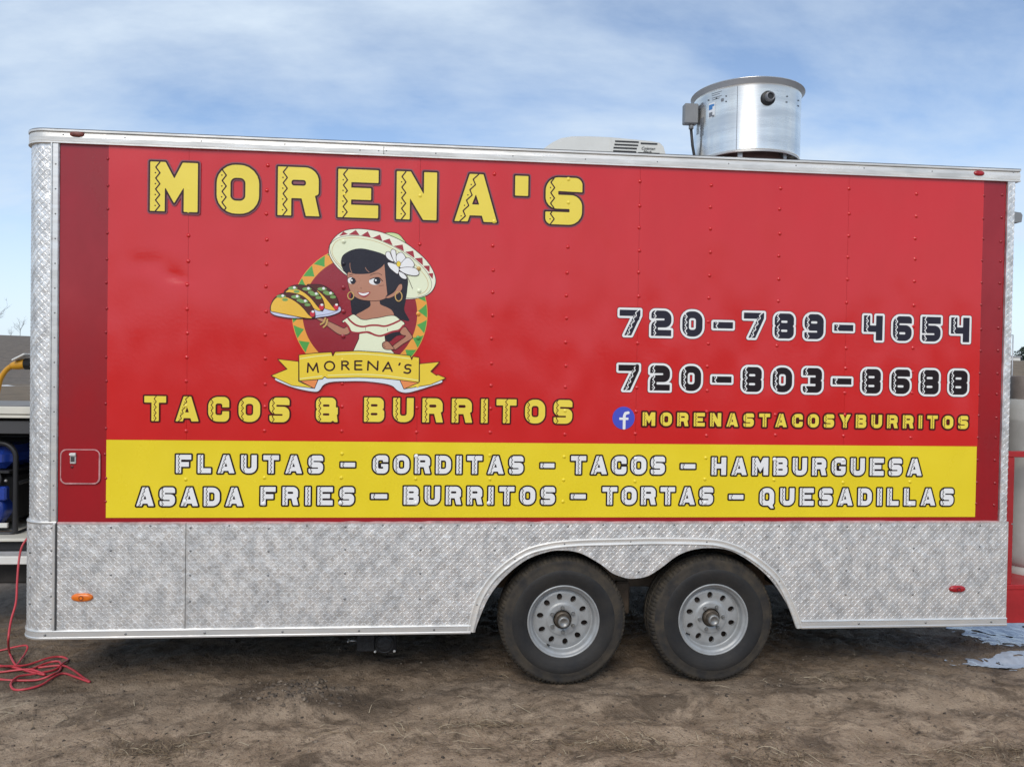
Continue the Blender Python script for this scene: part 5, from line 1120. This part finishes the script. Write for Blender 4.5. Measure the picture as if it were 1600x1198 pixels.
# red extension cord: down from the rack and lying in loops on the mud
redc = mat('cord_red', (.55, .055, .07), .42, vary=.2, vscale=15)
def gp(u, v, lift=.008):
    x, y = G(u, v); return (x, y, gz(x, y)+lift)
drop = [(U(45, 838, .74)[0], .74, U(45, 838, .74)[1]), (U(35, 852, .70)[0], .70, U(35, 852, .70)[1]), (U(30, 872, .68)[0], .68, U(30, 872, .68)[1]), (U(27, 905, .6)[0], .6, U(27, 905, .6)[1]), (U(25, 940, .50)[0], .50, U(25, 940, .50)[1]), (U(17, 970, .42)[0], .42, U(17, 970, .42)[1]), (U(13, 1000, .34)[0], .34, U(13, 1000, .34)[1])]
loops = [gp(15, 1022, .02), gp(22, 1036), gp(34, 1044), gp(50, 1044), gp(72, 1036, .012), gp(88, 1034, .014), gp(95, 1040, .010), gp(93, 1052), gp(80, 1061), gp(60, 1064), gp(30, 1066), gp(0, 1066), gp(-25, 1060), gp(-30, 1048), gp(-10, 1044, .012), gp(20, 1044, .016), gp(45, 1052, .012), gp(70, 1059), gp(45, 1050, .016), gp(0, 1052), gp(-20, 1056), gp(0, 1048, .02), gp(40, 1040, .02), gp(75, 1030, .02), gp(95, 1026, .014), gp(106, 1030), gp(98, 1042, .012), gp(85, 1050), gp(50, 1058, .02), gp(28, 1064, .016), gp(17, 1074), gp(22, 1083), gp(40, 1083), gp(65, 1076), gp(85, 1063), gp(100, 1057), gp(118, 1060), gp(140, 1067), gp(130, 1058), gp(112, 1049), gp(95, 1044, .012), gp(60, 1046, .02)]
mb = MB(); mb.tube(smooth_curve(drop+loops, 6), .0062, redc, 8); ec = mb.build('extension_cord'); tag(ec, 'red extension cord hanging from the rack and looped on the mud', 'extension cord')
mb = MB(); mb.tube(smooth_curve([gp(-30, 1018), gp(0, 1016), (*gp(25, 1015)[:2], .02), (*gp(42, 1016)[:2], .03), gp(40, 1022, .02), gp(28, 1038, .014), gp(22, 1044, .02)], 6), .0055, redc, 8); ec2 = mb.build('extension_cord'); tag(ec2, 'short kinked end of red cord lying behind the loops', 'extension cord')

# ================================================================== far things
barkm = mat('bare_bark', (.10, .085, .07), .9)
def bare_tree(x, y, h, label, seed):
    rd = random.Random(seed); z0 = gz(x, y); t_ = root('bare_tree', (x, y, z0), label, 'tree', 'bare trees along the ridge')
    mt_ = MB(); mt_.tube([(x, y, z0-.2), (x+rd.uniform(-.1, .1), y, z0+h*.25), (x+rd.uniform(-.2, .2), y, z0+h*.5)], [h*.014, h*.010, h*.006], barkm, 6); mt_.build('trunk', t_)
    mc = MB()
    def br(p, d_, ln, r, lv):
        q = [p]; dd = Vector(d_)
        for i in range(3): dd = (dd+Vector((rd.gauss(0, .18), rd.gauss(0, .18), rd.uniform(0, .16)))).normalized(); q.append(q[-1]+dd*(ln/3))
        mc.tube(q, [r, r*.75, r*.55, r*.3], barkm, 4, True, False)
        if lv < 3:
            for i in range(4): br(q[rd.choice((1, 2, 3))], (dd+Vector((rd.gauss(0, .6), rd.gauss(0, .6), rd.uniform(-.1, .5)))).normalized(), ln*rd.uniform(.45, .7), r*.55, lv+1)
    for i in range(7): br(Vector((x, y, z0+h*rd.uniform(.2, .5))), Vector((rd.gauss(0, .6), rd.gauss(0, .6), 1)).normalized(), h*rd.uniform(.3, .5), h*.006, 1)
    mc.build('crown', t_)
def at_dist(u, Y): return U(u, 580, Y)[0]
bare_tree(at_dist(-6, 146), 146, 6.5, 'tallest bare tree on the ridge at the left edge', 3)
bare_tree(at_dist(31, 152), 152, 3.6, 'bare bush-like tree on the ridge beside the trailer corner', 5)
bare_tree(at_dist(17, 155), 155, 2.0, 'smallest bare tree on the ridge, left of the bushier one', 8)
# right: evergreen, low white buildings and a lamp post on the rise
fir = mat('evergreen', (.035, .055, .030), .8, vary=.4, vscale=3)
def gh(x, y): return gz(x, y)
def leafy(x, y, h, w, label):
    z0 = gh(x, y); t_ = root('round_tree', (x, y, z0), label, 'tree'); mb = MB(); mb.tube([(x, y, z0-.2), (x, y, z0+h*.5)], [h*.03, h*.015], barkm, 6); mb.build('trunk', t_); mb = MB(); rd = random.Random(int(x))
    for i in range(900):
        u_, v_ = rd.uniform(0, 6.28), rd.uniform(-1, 1); rr = w*.5*rd.random()**.4*(.75+.25*math.sin(u_*3+v_*5)); p = Vector((x+rr*math.cos(u_)*math.sqrt(1-v_*v_), y+rr*math.sin(u_)*math.sqrt(1-v_*v_), z0+h*.58+v_*h*.42*rd.uniform(.6, 1)))
        q = Vector((rd.gauss(0, 1), rd.gauss(0, 1), rd.gauss(0, 1))).normalized(); q2 = q.orthogonal().normalized(); s_ = h*.05
        mb.add([tuple(p+q*s_), tuple(p+q2*s_), tuple(p-q*s_), tuple(p-q2*s_)], [(0, 1, 2, 3)], fir)
    mb.build('crown', t_)
leafy(at_dist(1601, 168), 168, 4.2, 5.0, 'dark round tree on the rise at the right edge')
mb = MB(); bxw = at_dist(1584.5, 165); zb0 = gh(bxw, 165); mb.bx(bxw-1.2, bxw+1.5, 165, 168, zb0-.5, zb0+1.3, white_p); mb.bx(bxw-1.4, bxw+1.7, 164.8, 168.2, zb0+1.3, zb0+1.6, gal); tag(mb.build('storage_shed'), 'small white shed far off beside the trailer rear corner', 'shed')
mb = MB(); bxw = at_dist(1594, 170); zb0 = gh(bxw, 170); mb.bx(bxw-1.4, bxw+2.4, 170, 173, zb0-.5, zb0+1.1, white_p); mb.add([(bxw-1.6, 169.8, zb0+1.1), (bxw+2.6, 169.8, zb0+1.1), (bxw+2.6, 173.2, zb0+1.1), (bxw-1.6, 173.2, zb0+1.1), (bxw-1.6, 171.5, zb0+1.8), (bxw+2.6, 171.5, zb0+1.8)], [(0, 1, 5, 4), (2, 3, 4, 5), (0, 4, 3), (1, 2, 5)], gal); tag(mb.build('storage_shed'), 'wider white shed far off in front of the dark tree', 'shed')
YL = 60; lx, lz = U(1583, 523, YL); z0 = gh(lx, YL); ls = root('lamp_post', (lx, YL, z0), 'thin grey lamp post standing far behind the rear corner', 'lamp post')
mb = MB(); mb.tube([(lx, YL, z0-.2), (lx, YL, z0+2), (lx, YL, lz)], [.07, .06, .045], gal, 10); mb.build('post', ls); mb = MB(); mb.tube([(lx, YL, lz-.05), (lx-.3, YL, lz+.02), (lx-.55, YL, lz+.02)], .03, gal, 8); mb.box((lx-.6, YL, lz), (.3, .14, .06), gal, .01); mb.build('lamp_head', ls)
